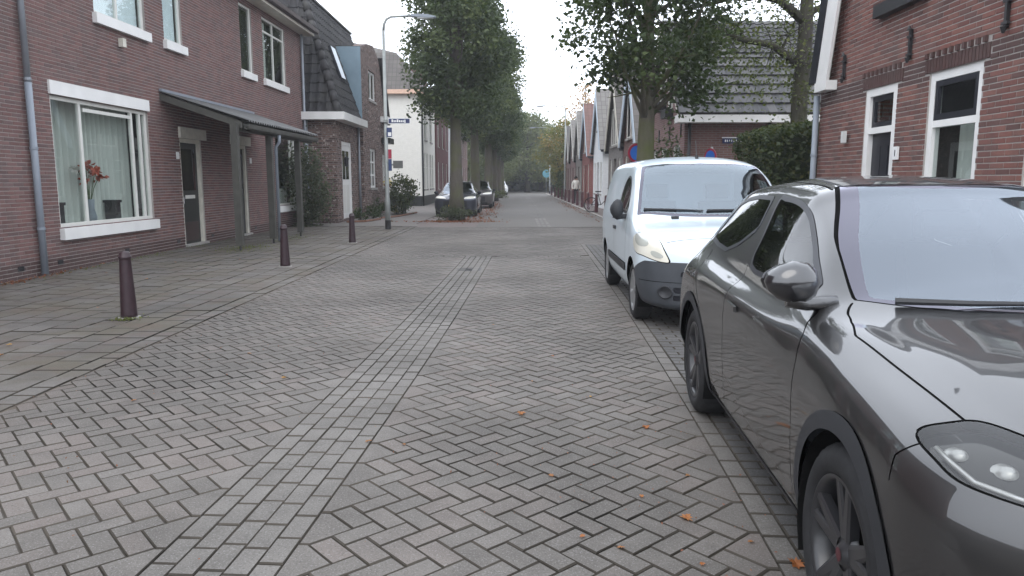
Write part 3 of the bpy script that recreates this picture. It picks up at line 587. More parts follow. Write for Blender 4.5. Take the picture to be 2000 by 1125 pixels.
# ================================================================== second house on the left: hipped tiles, white door, rustic brick gable
H2=thing('gabled_house','rustic brick house with steep black tile roof and white front door','house',(-6.2,26.42,0),R(90))
wall(H2,'extension_wall',0,3.75,-.1,3.62,[(.85,2.45,.1,2.92)],'wall_rustic',0,.12)
MB().add([(0,0,-.1),(0,8,-.1),(0,8,3.62),(0,0,3.62)],[(3,2,1,0)]).build('side_wall','wall_rustic',H2)
d=MB(); d.box(.85,.99,.02,.12,.1,2.92); d.box(2.31,2.45,.02,.12,.1,2.92); d.box(.99,2.31,.02,.12,2.8,2.92); d.build('door_frame','paint_white',H2); d=bx('door','paint_white',H2,.99,2.31,.06,.1,.1,2.8)
for a,b in ((1.12,1.58),(1.70,2.18)):
    bx('panel','paint_frame',d,a,b,.052,.062,.3,1.35)
    bx('pane','glass_tint',d,a,b,.05,.062,1.55,2.6)
bx('hall_back','room_dark',H2,.85,2.45,.3,.33,0,2.92)
f=MB(); f.box(-.42,3.75,-.42,.02,3.6,3.86); f.box(-.42,0,.02,8,3.6,3.86); f.build('fascia','paint_white',H2)
pipe(H2,.02-.08,1.0,.05,3.6,.04,'zinc'); pipe(H2,3.62,-.07,.05,3.6,.045,'zinc')
lt=MB().lathe([(0,0),(.05,.02),(.09,.28),(.10,.30),(.03,.38),(.0,.40)],8,(.68,-.2,2.0)).build('wall_lantern','black_iron',H2); MB().tube([(.68,0,2.42),(.68,-.2,2.42),(.68,-.2,2.38)],.012,6).build('bracket','black_iron',lt)
ZR=8.2; rf=slab('roof',[(-.1,-.1,3.84),(9,-.1,3.84),(9,1.36,ZR),(1.36,1.36,ZR)],'roof_dark',H2); rs=slab('roof',[(-.1,8,3.84),(-.1,-.1,3.84),(1.36,1.36,ZR),(1.36,8,ZR)],'roof_dark',H2)
tiles(rf,(-.1,-.13,3.87),(9,-.13,3.87),(9,1.33,ZR),(1.36,1.33,ZR),.30,.36,'tile_dark',maxn=200,wave=.05)
tiles(rs,(-.13,8,3.87),(-.13,-.1,3.87),(1.33,1.36,ZR),(1.33,8,ZR),.30,.36,'tile_dark',maxn=100,wave=.05)
m=0
A=Vector((-.16,-.16,3.86)); B=Vector((1.34,1.34,ZR+.03)); nseg=12
for i in range(nseg):
    a=A.lerp(B,i/nseg); b=A.lerp(B,(i+1.12)/nseg); MB().tube([a,b],[.15,.115],10).build('hip_tile','tile_dark',rf,True)
MB().box(1.2,9,1.2,8,ZR-.02,ZR+.05).build('roof_deck','roof_dark',H2)
# roof light in the street slope
def onslope(u,t,o=.07): return (u,-.13+1.46*t-.06*o/.07,3.87+(ZR-3.87)*t+.02)
P=[onslope(2.15,.33),onslope(2.95,.33),onslope(2.95,.60),onslope(2.15,.60)]; n_=Vector((0,-.95,.32)); rl=[tuple(Vector(p)+n_*.10) for p in P]
m=MB(); m.add(P+rl,[(0,1,5,4),(1,2,6,5),(2,3,7,6),(3,0,4,7)]); k=m.build('roof_light','paint_black',rf); m=MB(); c=sum((Vector(p) for p in rl),Vector())/4; m.add([tuple(Vector(p)+(c-Vector(p))*.12) for p in rl]+rl,[(0,1,2,3)]); meshobj('pane',[tuple(Vector(p)-n_*.01) for p in rl],[(0,1,2,3)],'blind',k)
# zinc cheek and gable
MB().prism([(-.2,3.87),(-.2,6.75),(.93,6.75)],'x',3.74,3.80).build('zinc_cheek','sheet_blue',H2)
GH=[(5.3,6.9,4.9,6.1),(5.2,6.6,1.2,2.85),(8.2,9.1,1.2,2.7)]
wall(H2,'gable_wall',3.82,9.3,-.1,4.4,[GH[1],GH[2]],'wall_rustic',-.2,.12); wall(H2,'gable_wall',3.82,7.9,4.4,6.78,[GH[0]],'wall_rustic',-.2,.12)
m=MB(); m.prism([(3.8,6.78),(7.9,6.78),(6.6,7.25),(5.2,7.1)],'y',-.2,.2); m.prism([(7.9,4.4),(9.3,4.4),(7.9,6.78)],'y',-.2,.1); m.build('gable_top','wall_rustic',H2)
MB().add([(3.82,-.2,-.1),(3.82,.0,-.1),(3.82,0,3.6),(3.82,-.2,3.6)],[(3,2,1,0)]).build('gable_return','wall_rustic',H2)
for h in GH: window(H2,*h,y=-.14,fm='paint_white',fw=.09,mull=(.5,),trans=(.33,.66) if h[2]<3 else (),sill=('concrete',.06,.1,.09))
MB().box(3.8,9.3,.1,8,6.7,6.8).build('roof_deck','roof_dark',H2); m=MB(); m.prism([(7.85,6.95),(8.0,7.0),(9.6,4.2),(9.4,4.1)],'y',-.4,6); m.build('side_roof','tile_dark',H2); bx('balcony_fascia','paint_white',H2,7.95,9.3,-.55,-.2,4.15,4.4); bx('flower_box','paint_dark_green',H2,8.0,9.2,-.6,-.22,3.2,3.45)
# ================================================================== white house with mansard roof, and the rest of the left side
H3=thing('white_house','cream white painted house with brown mansard roof and dark plinth','house',(-5.35,44.2,0),R(90))
W3=[(1.6,2.9,4.0,6.0),(4.6,5.9,4.0,6.0),(1.2,2.0,1.0,3.2),(2.5,3.3,1.0,3.2),(4.4,5.2,1.0,3.2),(5.7,6.5,1.0,3.2)]
wall(H3,'front_wall',0,7.8,.6,6.5,W3,'wall_white'); MB().add([(0,0,.6),(0,10,.6),(0,10,6.5),(0,0,6.5)],[(3,2,1,0)]).build('side_wall','wall_white',H3); MB().box(-.03,7.8,-.03,10,-.1,.6).build('plinth','paint_dark_green',H3)
for h in W3: window(H3,*h,y=.04,fm='paint_frame',trans=(.6,),sill=('concrete',.05,.1,.1))
MB().box(-.35,8,-.35,10.4,6.5,6.74).build('fascia','paint_salmon',H3); pipe(H3,.12,-.07,0,6.5,.05,'black_iron')
slab('roof',[(-.3,-.3,6.74),(7.9,-.3,6.74),(7.9,1.5,9.0),(1.0,1.5,9.0)],'roof_brown',H3); slab('roof',[(-.3,10.4,6.74),(-.3,-.3,6.74),(1.0,1.5,9.0),(1.0,8.6,9.0)],'roof_brown',H3); slab('roof',[(1.0,1.5,9.0),(7.9,1.5,9.0),(6,4.6,9.9),(2.4,4.6,9.9)],'roof_brown',H3); slab('roof',[(1.0,8.6,9.0),(1.0,1.5,9.0),(2.4,4.6,9.9),(2.4,5.6,9.9)],'roof_brown',H3)
ch=bx('chimney','wall_brown',H3,4.4,5.3,.2,1.2,6.7,8.7); bx('chimney_cap','concrete',ch,4.32,5.38,.12,1.28,8.7,8.85)
def terrace(name,label,Y0,wid,h,mat,roof,nx,X=-5.3,storeys=((.9,2.8),(3.9,5.9)),frame='paint_frame',ridge=2.6):
    t=thing(name,label,'house',(X,Y0,0),R(90)); hs=[]
    for a,b in storeys:
        for i in range(nx): c=wid*(i+.5)/nx; hs.append((c-.5,c+.5,a,b))
    wall(t,'front_wall',0,wid,-.1,h,hs,mat); MB().add([(0,0,-.1),(0,9,-.1),(0,9,h),(0,0,h)],[(3,2,1,0)]).build('side_wall',mat,t)
    for q in hs: window(t,*q,y=.04,fm=frame,trans=(.65,),sill=('concrete',.05,.08,.08))
    MB().box(-.1,wid+.1,-.3,0,h-.02,h+.16).build('gutter','paint_dark_brown',t)
    slab('roof',[(-.1,-.3,h+.14),(wid+.1,-.3,h+.14),(wid+.1,4.5,h+ridge),(-.1,4.5,h+ridge)],roof,t); MB().add([(0,0,h),(0,9,h),(0,4.5,h+ridge-.05)],[(2,1,0)]).build('gable',mat,t)
    return t
terrace('brick_house','dark red brick house joined to the cream white house',52.02,9.6,6.4,'wall_darkred','roof_dark',3,-5.25)
terrace('white_house','tall plain white house standing behind the row of street trees',61.7,9.0,6.0,'wall_white_cool','roof_brown',3,-5.15)
terrace('brick_house','brown brick house at the far end of the tree row',70.8,13,5.8,'wall_brown','roof_brown',4,-5.0)
# ================================================================== right: near brick house with gable
RX,RY=4.83,11.85
RH=thing('brick_house','orange-red brick gable house with white barge board and black wall anchors','house',(RX,RY,0),math.atan2(-1,-.018))
HR=[(1.56,2.42,.05,2.71),(3.15,4.16,.8,2.71),(4.9,5.91,.8,2.71),(1.98,2.92,3.74,5.1),(3.55,4.45,3.74,5.1)]; WR=6.2
def topf(u):
    u=max(0,min(u,WR-u)); return 3.02+4*u if u<.40 else 4.62+(u-.40)*.62
wall(RH,'wall',0,WR,-.1,3.05,HR[:3],'mortar',.012,.16)
m=MB(); us=sorted({0,.40,WR-.40,WR/2,WR,1.98,2.92,3.55,4.45})
for a,b in zip(us,us[1:]):
    h=[q for q in HR[3:] if q[0]<=a+1e-6 and b<=q[1]+1e-6]
    if h: m.add([(a,.012,3.05),(b,.012,3.05),(b,.012,h[0][2]),(a,.012,h[0][2])],[(0,1,2,3)]); m.add([(a,.012,h[0][3]),(b,.012,h[0][3]),(b,.012,topf(b)),(a,.012,topf(a))],[(0,1,2,3)])
    else: m.add([(a,.012,3.05),(b,.012,3.05),(b,.012,topf(b)),(a,.012,topf(a))],[(0,1,2,3)])
m.build('gable_wall','mortar',RH)
def band(p,q,z):
    if 2.62<z<2.84: return 'brick_soldier'
    if z<.4: return 'brick_soldier'
solid=[(h[0]-.1,h[1]+.1,2.71,2.95) for h in HR[:3]]
brick_pieces(RH,RH,0,WR,0,7.1,HR+solid,'brick_right',.012,bl=.215,bh=.060,top=topf,extra=band)
items=[]
for h in HR[:3]:
    u=h[0]-.095; i=0
    while u<h[1]+.08:
        v=[(0,0,0),(.05,0,0),(.05,0,.155),(0,0,.155),(.002,-.014,.002),(.048,-.014,.002),(.048,-.014,.153),(.002,-.014,.153)]; items.append(('s',v,[(4,5,6,7),(0,1,5,4),(1,2,6,5),(2,3,7,6),(3,0,4,7)],(u,.012,2.715),0,None))
        if i%2==0: v2=[(x,y*(2.2),z*.42) for x,y,z in v]; items.append(('d',v2,[(4,5,6,7),(0,1,5,4),(1,2,6,5),(2,3,7,6),(3,0,4,7)],(u,.012,2.878),0,None))
        u+=.0605; i+=1
pieces(RH,'soldier_brick',items,'brick_soldier',300)
bx('eave_wall_end','wall_red',RH,-.004,.01,.012,9,-.1,3.1); bx('eave_wall_end','wall_red',RH,WR-.01,WR+.004,.012,9,-.1,3.1)
def sash(h):
    wn=window(RH,*h,y=.03,fm='paint_white',fw=.095,trans=(.70,),glass='glass_window',fd=.09,sill=('concrete',.06,.1,.08))
    a,b,c,d=h; z=c+(d-c)*.70; m=MB(); m.box(a+.1,b-.1,.035,.075,d-.16,d-.1); m.box(a+.1,b-.1,.035,.075,z+.04,z+.11); m.box(a+.1,a+.16,.035,.075,z+.11,d-.16); m.box(b-.16,b-.1,.035,.075,z+.11,d-.16); m.build('top_light','paint_black',wn)
    V=[];F=[]
    for i in range(25):
        uu=a+.1+(b-a-.2)*i/24; V+=[(uu,.33+.02*math.sin(uu*45),c),(uu,.33+.02*math.sin(uu*45),z+.02)]
    for i in range(24):
        if not 7<i<16: F.append((2*i,2*i+2,2*i+3,2*i+1))
    meshobj('curtain',V,F,'curtain',wn,smooth=True)
sash(HR[1]); sash(HR[2])
for h in HR[3:]: window(RH,*h,y=.03,fm='paint_white',fw=.09,trans=(.7,),fd=.09,sill=('black_iron',.12,.14,.16),curtain=(h[0]+.1,h[1]-.1,5.2,'curtain'))
a,b,c,d=HR[0]; m=MB(); m.box(a,a+.11,.02,.13,c,d); m.box(b-.11,b,.02,.13,c,d); m.box(a+.11,b-.11,.02,.13,d-.1,d); m.box(a+.11,b-.11,.022,.128,2.12,2.2); df=m.build('door_frame','paint_white',RH)
bx('pane','glass_window',df,a+.16,b-.16,.085,.091,2.26,d-.16); m=MB(); m.box(a+.11,b-.11,.06,.10,2.2,2.27); m.box(a+.11,b-.11,.06,.10,d-.17,d-.1); m.box(a+.11,a+.17,.06,.1,2.27,d-.17); m.box(b-.17,b-.11,.06,.1,2.27,d-.17); m.build('fanlight','paint_black',df)
dl=bx('door','paint_black',RH,a+.11,b-.11,.09,.13,.1,2.12); 
for q in (.2,.52): 
    for z0,z1 in ((.3,1.0),(1.15,1.95)): bx('panel','paint_black',dl,a+.11+q*(b-a-.22)-.06,a+.11+q*(b-a-.22)+.13,.078,.092,z0,z1)
bx('hall_back','room_dark',RH,a,b,.45,.48,0,2.7); bx('hall_lamp','lamp_glass',RH,a+.5,a+.62,.3,.38,2.3,2.45)
def edge(o,n=0): return [(o,2.98),(o+.41,4.62),(WR/2,6.2+n)]
for s in (0,1):
    def strip(a,b,y0,y1,nm,mt,par,na=0,nb=0):
        A_=edge(a,na); B_=edge(b,nb)
        for k in (0,1):
            Q=[A_[k],B_[k],B_[k+1],A_[k+1]]
            if s: Q=[(WR-u,z) for u,z in Q][::-1]
            o=MB().prism(Q,'y',y0,y1).build(nm,mt,par)
        return o
    strip(.19,.58,-.16,-.12,'barge_board','paint_white',RH,.15,-.25); strip(-.05,.187,-.18,.25,'verge_tiles','paint_black',RH,.42,.15); strip(.19,.30,-.118,.0,'soffit','paint_frame',RH,.15,.05)
    e=(.17,.60) if not s else (WR-.60,WR-.17); bx('barge_end','paint_white',RH,e[0],e[1],-.17,-.0,2.84,2.978)
    Q=[(-.05,2.98),(.36,4.62),(WR/2,6.58)]
    for k in (0,1):
        a,b=Q[k],Q[k+1]
        if s: slab('roof',[(WR-a[0],.25,a[1]),(WR-a[0],9,a[1]),(WR-b[0],9,b[1]),(WR-b[0],.25,b[1])],'roof_dark',RH)
        else: slab('roof',[(a[0],9,a[1]),(a[0],.25,a[1]),(b[0],.25,b[1]),(b[0],9,b[1])],'roof_dark',RH)
pipe(RH,.07,-.08,.05,2.8,.045,'pvc_grey',(1.9,)); 
def anchor(u,z):
    m=MB(); m.box(u-.018,u+.018,-.035,.0,z-.17,z+.17); m.box(u-.05,u+.05,-.04,-.01,z-.14,z-.11); m.box(u-.05,u+.05,-.04,-.01,z+.07,z+.10); m.tube([(u,-.04,z+.16),(u,-.04,z+.21)],[.03,.008],8); m.tube([(u,-.04,z-.22),(u,-.04,z-.16)],[.012,.035],8); m.build('wall_anchor','black_iron',RH)
for u in (.85,2.70,4.50,5.75): anchor(u,3.12)
l=bx('wall_lamp','lamp_glass',RH,1.06,1.12,-.09,-.03,2.04,2.2); bx('bracket','black_iron',l,1.00,1.06,-.06,.0,2.08,2.14)
p=bx('number_plate','sign_white',RH,2.49,2.60,-.03,-.004,1.76,1.92); bx('digit','paint_black',p,2.54,2.555,-.033,-.03,1.80,1.88)
# ================================================================== right terrace of gable houses
def gable_house(label,Yf,Yn,eave,peak,mat,barge,roof,lower=None,deep=11,side=None,bw=.2,wins=(),X=4.75,big=False):
    t=thing('gable_house',label,'house',(X,Yf,0),R(-90)); wd=Yf-Yn; c=wd/2
    lo=lower or mat; hs=[(c-wd*.30-.35,c-wd*.30+.35,.8,2.5),(c+wd*.30-.35,c+wd*.30+.35,.8,2.5),(c-.42,c+.42,0,2.5)]
    wall(t,'front_wall',0,wd,-.1,eave,hs,lo)
    for h in hs[:2]: window(t,*h,y=.04,fm='paint_frame',trans=(.7,),sill=('concrete',.05,.08,.08))
    dd=bx('door','paint_dark_green',t,c-.38,c+.38,.08,.12,0,2.1); bx('fanlight','glass_tint',t,c-.38,c+.38,.08,.1,2.15,2.45)
    m=MB(); m.prism([(0,eave),(wd,eave),(c,peak)],'y',0,.2); m.build('gable',mat,t)
    for wn in wins:
        a,b,z0,z1=wn; q=window(t,c+a,c+b,z0,z1,y=-.03,fm='paint_frame',fw=.07,mull=(.5,) if b-a>1 else (),back=None,glass='glass_tint',fd=.05); bx('blank','room_dark',q,c+a+.02,c+b-.02,.0-.004,.0-.002,z0,z1); bx('sill','concrete',q,c+a-.05,c+b+.05,-.1,0,z0-.08,z0-.002)
    for u in (wd-.01,0): MB().box(u-.0,u+.01,.0,deep,-.1,eave).build('side_wall',side or lo,t)
    k=(peak-eave)/c
    for s in (0,1):
        P=[(-.2,eave-.2*k),(-.2+bw,eave-.2*k),(c,peak-bw*k+.0),(c,peak+.05)]
        if s: P=[(wd-u,z) for u,z in P][::-1]
        MB().prism(P,'y',-.22,-.18).build('barge_board',barge,t)
    z0=eave-.22*k+.05
    slab('roof',[(-.22,deep,z0),(-.22,-.2,z0),(c,-.2,peak+.06),(c,deep,peak+.06)],roof,t)
    rn=slab('roof',[(wd+.22,-.2,z0),(wd+.22,deep,z0),(c,deep,peak+.06),(c,-.2,peak+.06)],roof,t)
    m=MB(); m.box(wd+.14,wd+.3,-.15,deep,z0-.12,z0-.0); m.box(-.3,-.14,-.15,deep,z0-.12,z0); m.build('gutter','paint_black',t)
    return t,rn
# first terrace house: its long tiled roof faces the side street
T1=thing('gable_house','brick gable house with long slate roof and white fascia towards the hedge','house',(4.75,26.1,0),R(-90))
wall(T1,'front_wall',0,5.4,-.1,3.1,[(.7,1.6,.1,2.5),(2.2,3.2,.8,2.5),(3.9,4.9,.8,2.5)],'wall_mauve')
for h in ((2.2,3.2,.8,2.5),(3.9,4.9,.8,2.5)): window(T1,*h,y=.04,trans=(.7,),sill=('concrete',.05,.08,.08))
bx('door','paint_frame',T1,.7,1.6,.08,.12,.1,2.5)
MB().prism([(0,3.1),(5.4,3.1),(4.35,4.2),(2.7,6.2)],'y',0,.2).build('gable','wall_mauve',T1)
window(T1,2.0,2.8,3.9,5.1,y=-.04,back='room_dark',glass='glass_tint',sill=('black_iron',.1,.2,.25)); window(T1,3.3,3.8,3.6,4.3,y=-.04,back='room_dark',glass='glass_tint',sill=('black_iron',.1,.2,.25))
MB().prism([(-.2,2.95),(.35,2.95),(2.7,5.8),(2.7,6.3)],'y',-.25,-.2).build('barge_board','paint_cream',T1); MB().prism([(2.7,6.3),(2.7,5.9),(5.3,3.3),(5.7,3.3)],'y',-.2,-.16).build('barge_board','paint_cream',T1)
MB().add([(5.4,0,-.1),(5.4,14,-.1),(5.4,14,3.1),(5.4,0,3.1)],[(0,1,2,3)]).build('side_wall','wall_brown',T1)
bx('fascia','paint_white',T1,5.35,5.82,-.28,14,3.06,3.26); pipe(T1,5.48,2.3,.05,3.06,.045,'black_iron'); pipe(T1,5.48,.12,.05,3.06,.045,'black_iron')
for u,z in ((.5,2.8),(1.9,2.9),(3.5,2.9),(5.0,2.9)): bx('wall_anchor','black_iron',T1,u-.03,u+.03,-.03,0,z-.2,z+.2)
r1=slab('roof',[(5.78,-.25,3.24),(5.78,14,3.24),(3.75,14,5.15),(3.75,-.25,5.15)],'roof_dark',T1); tiles(r1,(5.80,-.25,3.26),(5.80,14,3.26),(3.77,14,5.17),(3.77,-.25,5.17),.22,.42,'tile_slate',wave=.010,lip=2.6)
r2=slab('roof',[(3.8,-.25,5.16),(3.8,14,5.16),(2.7,14,6.28),(2.7,-.25,6.28)],'roof_grey',T1); tiles(r2,(3.82,-.25,5.18),(3.82,14,5.18),(2.7,14,6.3),(2.7,-.25,6.3),.26,.2,'tile_slate',wave=.03,maxn=100)
slab('roof',[(-.25,14,2.98),(-.25,-.25,2.98),(2.7,-.25,6.28),(2.7,14,6.28)],'roof_grey',T1)
s=MB(); s.box(5.405,5.43,1.05,1.68,2.52,2.66); s=s.build('street_name_sign','sign_navy',T1); bx('frame','sign_white',s,5.404,5.428,1.03,1.70,2.662,2.69)
for i in range(9): bx('letter','sign_white',s,5.43,5.434,1.11+i*.06,1.11+i*.06+rng.uniform(.018,.04),2.56,2.62)
gable_house('brown brick gable house with tall white windows and flower boxes',32.0,27.9,3.2,6.4,'wall_brown','paint_pale_blue','roof_brown',wins=((-1.0,-.1,3.2,4.9),(.25,1.0,3.2,4.9)),bw=.42)
gable_house('grey-brown brick gable house with a dark drainpipe beside the white one',36.8,32.15,3.2,6.5,'wall_grey','paint_cream','roof_brown',wins=((-1.2,.0,3.1,4.8),(.2,1.2,3.1,4.8)),bw=.35)
gable_house('white painted gable house with pale blue barge boards',43.6,39.0,3.35,6.4,'wall_white_cool','paint_pale_blue','roof_grey',wins=((-.3,.3,4.2,5.0),),bw=.42)
gable_house('red brick gable house with red roof next to the white one',50.6,45.6,3.2,6.3,'wall_red','paint_pale_blue','roof_red',wins=((-.8,.8,3.3,4.5),),bw=.4)
gable_house('grey brick gable house beyond the red one',55.6,50.9,3.2,6.3,'wall_grey','paint_frame','roof_grey',wins=((-.8,.8,3.3,4.5),))
gable_house('mauve brick gable house third beyond the white one',60.6,55.9,3.2,6.1,'wall_mauve','paint_frame','roof_grey',wins=((-.8,.8,3.3,4.5),))
gable_house('brown gable house last of the terrace before the trees',65.6,60.9,3.2,6.0,'wall_brown','paint_frame','roof_dark',wins=((-.8,.8,3.3,4.5),))
# ================================================================== trees and plants
def tree_mesh(h_trunk,r_trunk,z0,z1,prof,nclump,nleaf,lsize,leafm,barkm,seed,spread=.32,limbs=14,top=None,limb_r=.05,lean=0):
    """returns (trunk verts/faces builder, leaf centres); prof(t) radius of the crown at relative height"""
    r=np.random.RandomState(seed); C=[]; tb=MB()
    zt=top or z1*.93; pts=[];rad=[]
    for i in range(12):
        t=i/11; z=zt*t; pts.append((lean*t*t+.06*math.sin(z*.9+seed)*t,.05*math.cos(z*1.1+seed)*t,z)); rad.append(r_trunk*((1.35-.35*min(1,t*9)) if t<.12 else 1)*(1-.86*max(0,(t-.1))/.9))
    tb.tube(pts,rad,12)
    cl=[]
    for i in range(nclump):
        t=r.beta(1.2,1.25); z=z0+(z1-z0)*t; R0=prof(t); a=r.uniform(0,2*math.pi); rr=R0*math.sqrt(r.uniform(.08,1.0)); cl.append((rr*math.cos(a)+lean*(z/z1)**2,rr*math.sin(a),z,R0))
    cl=np.array(cl)
    for x,y,z,R0 in cl:
        n=int(nleaf/nclump*r.uniform(.5,1.5)); s=spread*r.uniform(.7,1.3); q=np.clip(r.normal(size=(n,3)),-2,2)*s*np.array([1,1,.75])+np.array([x,y,z]); C.append(np.concatenate([q,np.full((n,1),r.uniform(0,1))],1))
    idx=r.choice(nclump,min(limbs,nclump),replace=False)
    for i in idx:
        x,y,z,R0=cl[i]; zb=max(h_trunk*.85,z-r.uniform(.5,1.6)-.35*math.hypot(x,y)); b=np.array([lean*(zb/z1)**2,0,zb]); e=np.array([x,y,z]); mid=(b+e)/2+np.array([0,0,-.12*np.linalg.norm(e-b)*r.uniform(-.4,1)]); d=np.linalg.norm(e-b)
        tb.tube([b,b*.6+mid*.4,mid,(mid+e)/2+r.normal(size=3)*.05,e],[limb_r*1.3,limb_r*1.05,limb_r*.75,limb_r*.45,limb_r*.15],6)
        for k in range(2):
            q=mid+np.clip(r.normal(size=3),-1.3,1.3)*min(d,1.6)*np.array([.25,.25,.12]); tb.tube([mid,(mid+q)/2+r.normal(size=3)*.06,q],[limb_r*.5,limb_r*.3,limb_r*.08],5)
    return tb,np.concatenate(C)
def plant_tree(name,label,loc,tb,C,lsize,leafm,barkm,group=None,rz=0,seed=1,flat=.25,scale=1,sc=None):
    t=thing(name,label,'tree',loc,rz,group); t.scale=(scale,)*3 if sc is None else sc
    tb.build('trunk',barkm,t,True); leaf_mesh('crown',C,lsize,leafm,t,flat,seed=seed); return t
def copy_tree(src,loc,rz,label,sc):
    c=src.copy(); reg(c); c.location=loc; c.rotation_euler=(0,0,rz); c.scale=sc; c['label']=label
    for ch in src.children: d=ch.copy(); reg(d,c)
    return c
colprof=lambda t:.88*(.6+1.6*math.sin(math.pi*min(1,t*.9+.12))**.8)*(1 if t<.75 else 1-.9*(t-.75)/.25*.8)
tb,C=tree_mesh(4.4,.25,4.1,11.4,colprof,150,30000,.15,'leaf_row','bark',21,.30,22)
G='street trees in a row between the left parking bays'
T0=plant_tree('street_tree','thick-trunked street tree growing from the low shrub bed beside the parked hatchback',(-2.12,28.4,0),tb,C,.15,'leaf_row','bark',G,0,2)
for i,(px,Y,lab,sc) in enumerate([(-1.82,36.8,'street tree with a mossy trunk, next after the shrub bed tree',(1,1,1.02)),(-1.48,46.5,'third street tree counted from the shrub bed',(1.1,1.1,.96)),(-1.32,55.5,'fourth street tree counted from the shrub bed',(1,1,.92)),(-1.15,65,'fifth street tree counted from the shrub bed',(1,1,.9)),(-1.0,75,'last street tree of the row before the wooded end',(1,1,.88))]):
    copy_tree(T0,(px,Y,0),1.3*(i+1),lab,sc)
rp=lambda t:.86*(1.05+1.15*math.sin(math.pi*min(1,t*1.05+.10))) if t<.8 else 2.2*(1-t)/.2*.5+.6
tb,C=tree_mesh(3.2,.215,3.6,8.8,rp,105,14500,.15,'leaf_lime','bark_mossy',5,.27,26,limb_r=.045)
tb.tube([(.12,0,2.95),(.38,.0,3.12),(.62,0,3.4),(.85,.1,3.55)],[.06,.05,.035,.02],7)
low=np.random.RandomState(3).normal(size=(520,3))*(.32,.3,.22)+np.array([1.0,0,3.35]); C=C[:,:4]; low=np.concatenate([low,np.full((len(low),1),.4)],1); C=np.concatenate([C,low,np.concatenate([np.random.RandomState(4).normal(size=(420,3))*(.3,.3,.2)+np.array([-.75,0,3.75]),np.full((420,1),.3)],1)])
plant_tree('street_tree','street tree with mossy trunk growing behind the white van',(2.84,16.0,0),tb,C,.125,'leaf_lime','bark_mossy',None,0,3)
# bare-limbed tree with ivy behind the hedge
r=np.random.RandomState(9); tb=MB(); tb.tube([(0,0,0),(.03,0,1.5),(-.02,0,3.2),(.03,0,4.6),(.05,.05,7.5)],[.22,.19,.18,.165,.09],10)
tips=[]
for pts,rd in [([(0,0,4.05),(-.7,0,4.55),(-1.5,.1,4.72),(-2.3,.1,5.1),(-2.9,.2,5.05)],.10),([(-.0,0,5.05),(-.6,-.1,5.5),(-1.4,-.2,5.65),(-2.2,-.2,5.4),(-2.7,-.2,5.3)],.11),([(-1.3,.1,4.68),(-1.5,.1,5.0),(-1.9,.2,5.25)],.05),([(.05,0,5.2),(.7,.2,5.6),(1.5,.3,5.9)],.08),([(.05,0,5.9),(-.6,.3,6.4),(-1.5,.4,6.6)],.07),([(-.5,0,4.45),(-.3,.1,4.8),(-.15,.1,5.2)],.04),([(-2.0,.1,4.95),(-2.5,0,4.7),(-3.0,0,4.3)],.045),([(-2.2,-.2,5.4),(-2.8,-.1,5.8),(-3.2,0,6.2)],.05)]:
    tb.tube(pts,[rd*(1-.75*i/(len(pts)-1)) for i in range(len(pts))],7); tips+=[np.array(p) for p in pts[1:]]
C=[]
for p in tips:
    for k in range(7):
        q=p+r.normal(size=3)*(.4,.4,.35); tb.tube([p,(p+q)/2+r.normal(size=3)*.06,q],[.016,.011,.004],4); C.append(q+r.normal(size=(26,3))*.2)
C.append(np.array([-1.1,0,3.9])+r.normal(size=(900,3))*(.65,.4,.45)); C.append(np.stack([r.normal(size=900)*.17,r.normal(size=900)*.17,r.uniform(.6,4.4,900)],1)); C.append(np.array([.5,0,4.6])+r.normal(size=(500,3))*(.6,.4,.8))
plant_tree('garden_tree','ivy-clad tree with long crooked limbs behind the clipped hedge',(6.63,17.4,0),tb,np.concatenate(C),.085,'leaf_sparse','bark_dark',None,0,4)
# far end of the street: a wood
bp=lambda t:.6+3.6*math.sin(math.pi*min(1,t*.85+.15))**.7
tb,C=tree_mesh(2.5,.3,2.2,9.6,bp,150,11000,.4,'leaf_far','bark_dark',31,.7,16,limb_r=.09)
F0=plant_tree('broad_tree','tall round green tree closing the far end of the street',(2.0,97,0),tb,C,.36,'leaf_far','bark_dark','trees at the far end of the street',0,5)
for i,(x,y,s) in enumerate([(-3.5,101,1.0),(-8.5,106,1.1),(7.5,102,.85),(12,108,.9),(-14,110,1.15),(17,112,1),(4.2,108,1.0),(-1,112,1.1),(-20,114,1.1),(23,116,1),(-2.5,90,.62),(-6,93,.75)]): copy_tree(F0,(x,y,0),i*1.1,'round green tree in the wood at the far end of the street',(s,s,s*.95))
F0['label']='round green tree in the wood at the far end of the street'
r=np.random.RandomState(77); n=9000; C=np.concatenate([np.stack([r.uniform(-60,70,n),118+r.normal(size=n)*2,np.abs(r.normal(size=n))*2.6],1),np.stack([r.uniform(-22,26,n),115+r.normal(size=n)*1.5,r.uniform(0,3.4,n)],1)]); tag(leaf_mesh('wood_undergrowth',C,.9,'leaf_hedge',None,seed=7),'dark undergrowth of the wood behind the end of the street','wood',None,'stuff')
tb,C=tree_mesh(2,.16,1.6,6.6,lambda t:.5+1.9*math.sin(math.pi*min(1,t*.9+.1)),70,6000,.26,'leaf_autumn','bark_dark',33,.45,12)
plant_tree('autumn_tree','yellow-green autumn tree overhanging the end of the terrace',(4.7,70,0),tb,C,.24,'leaf_autumn','bark_dark',None,0,6)
tb,C=tree_mesh(3,.18,5.5,11.5,lambda t:.5+1.9*math.sin(math.pi*min(1,t*.9+.1)),60,1100,.2,'leaf_rust','bark_dark',35,.5,50,limb_r=.05)
plant_tree('bare_tree','thin half-bare rusty tree rising above the terrace roofs',(7.6,78,0),tb,C,.28,'leaf_rust','bark_dark',None,0,7)
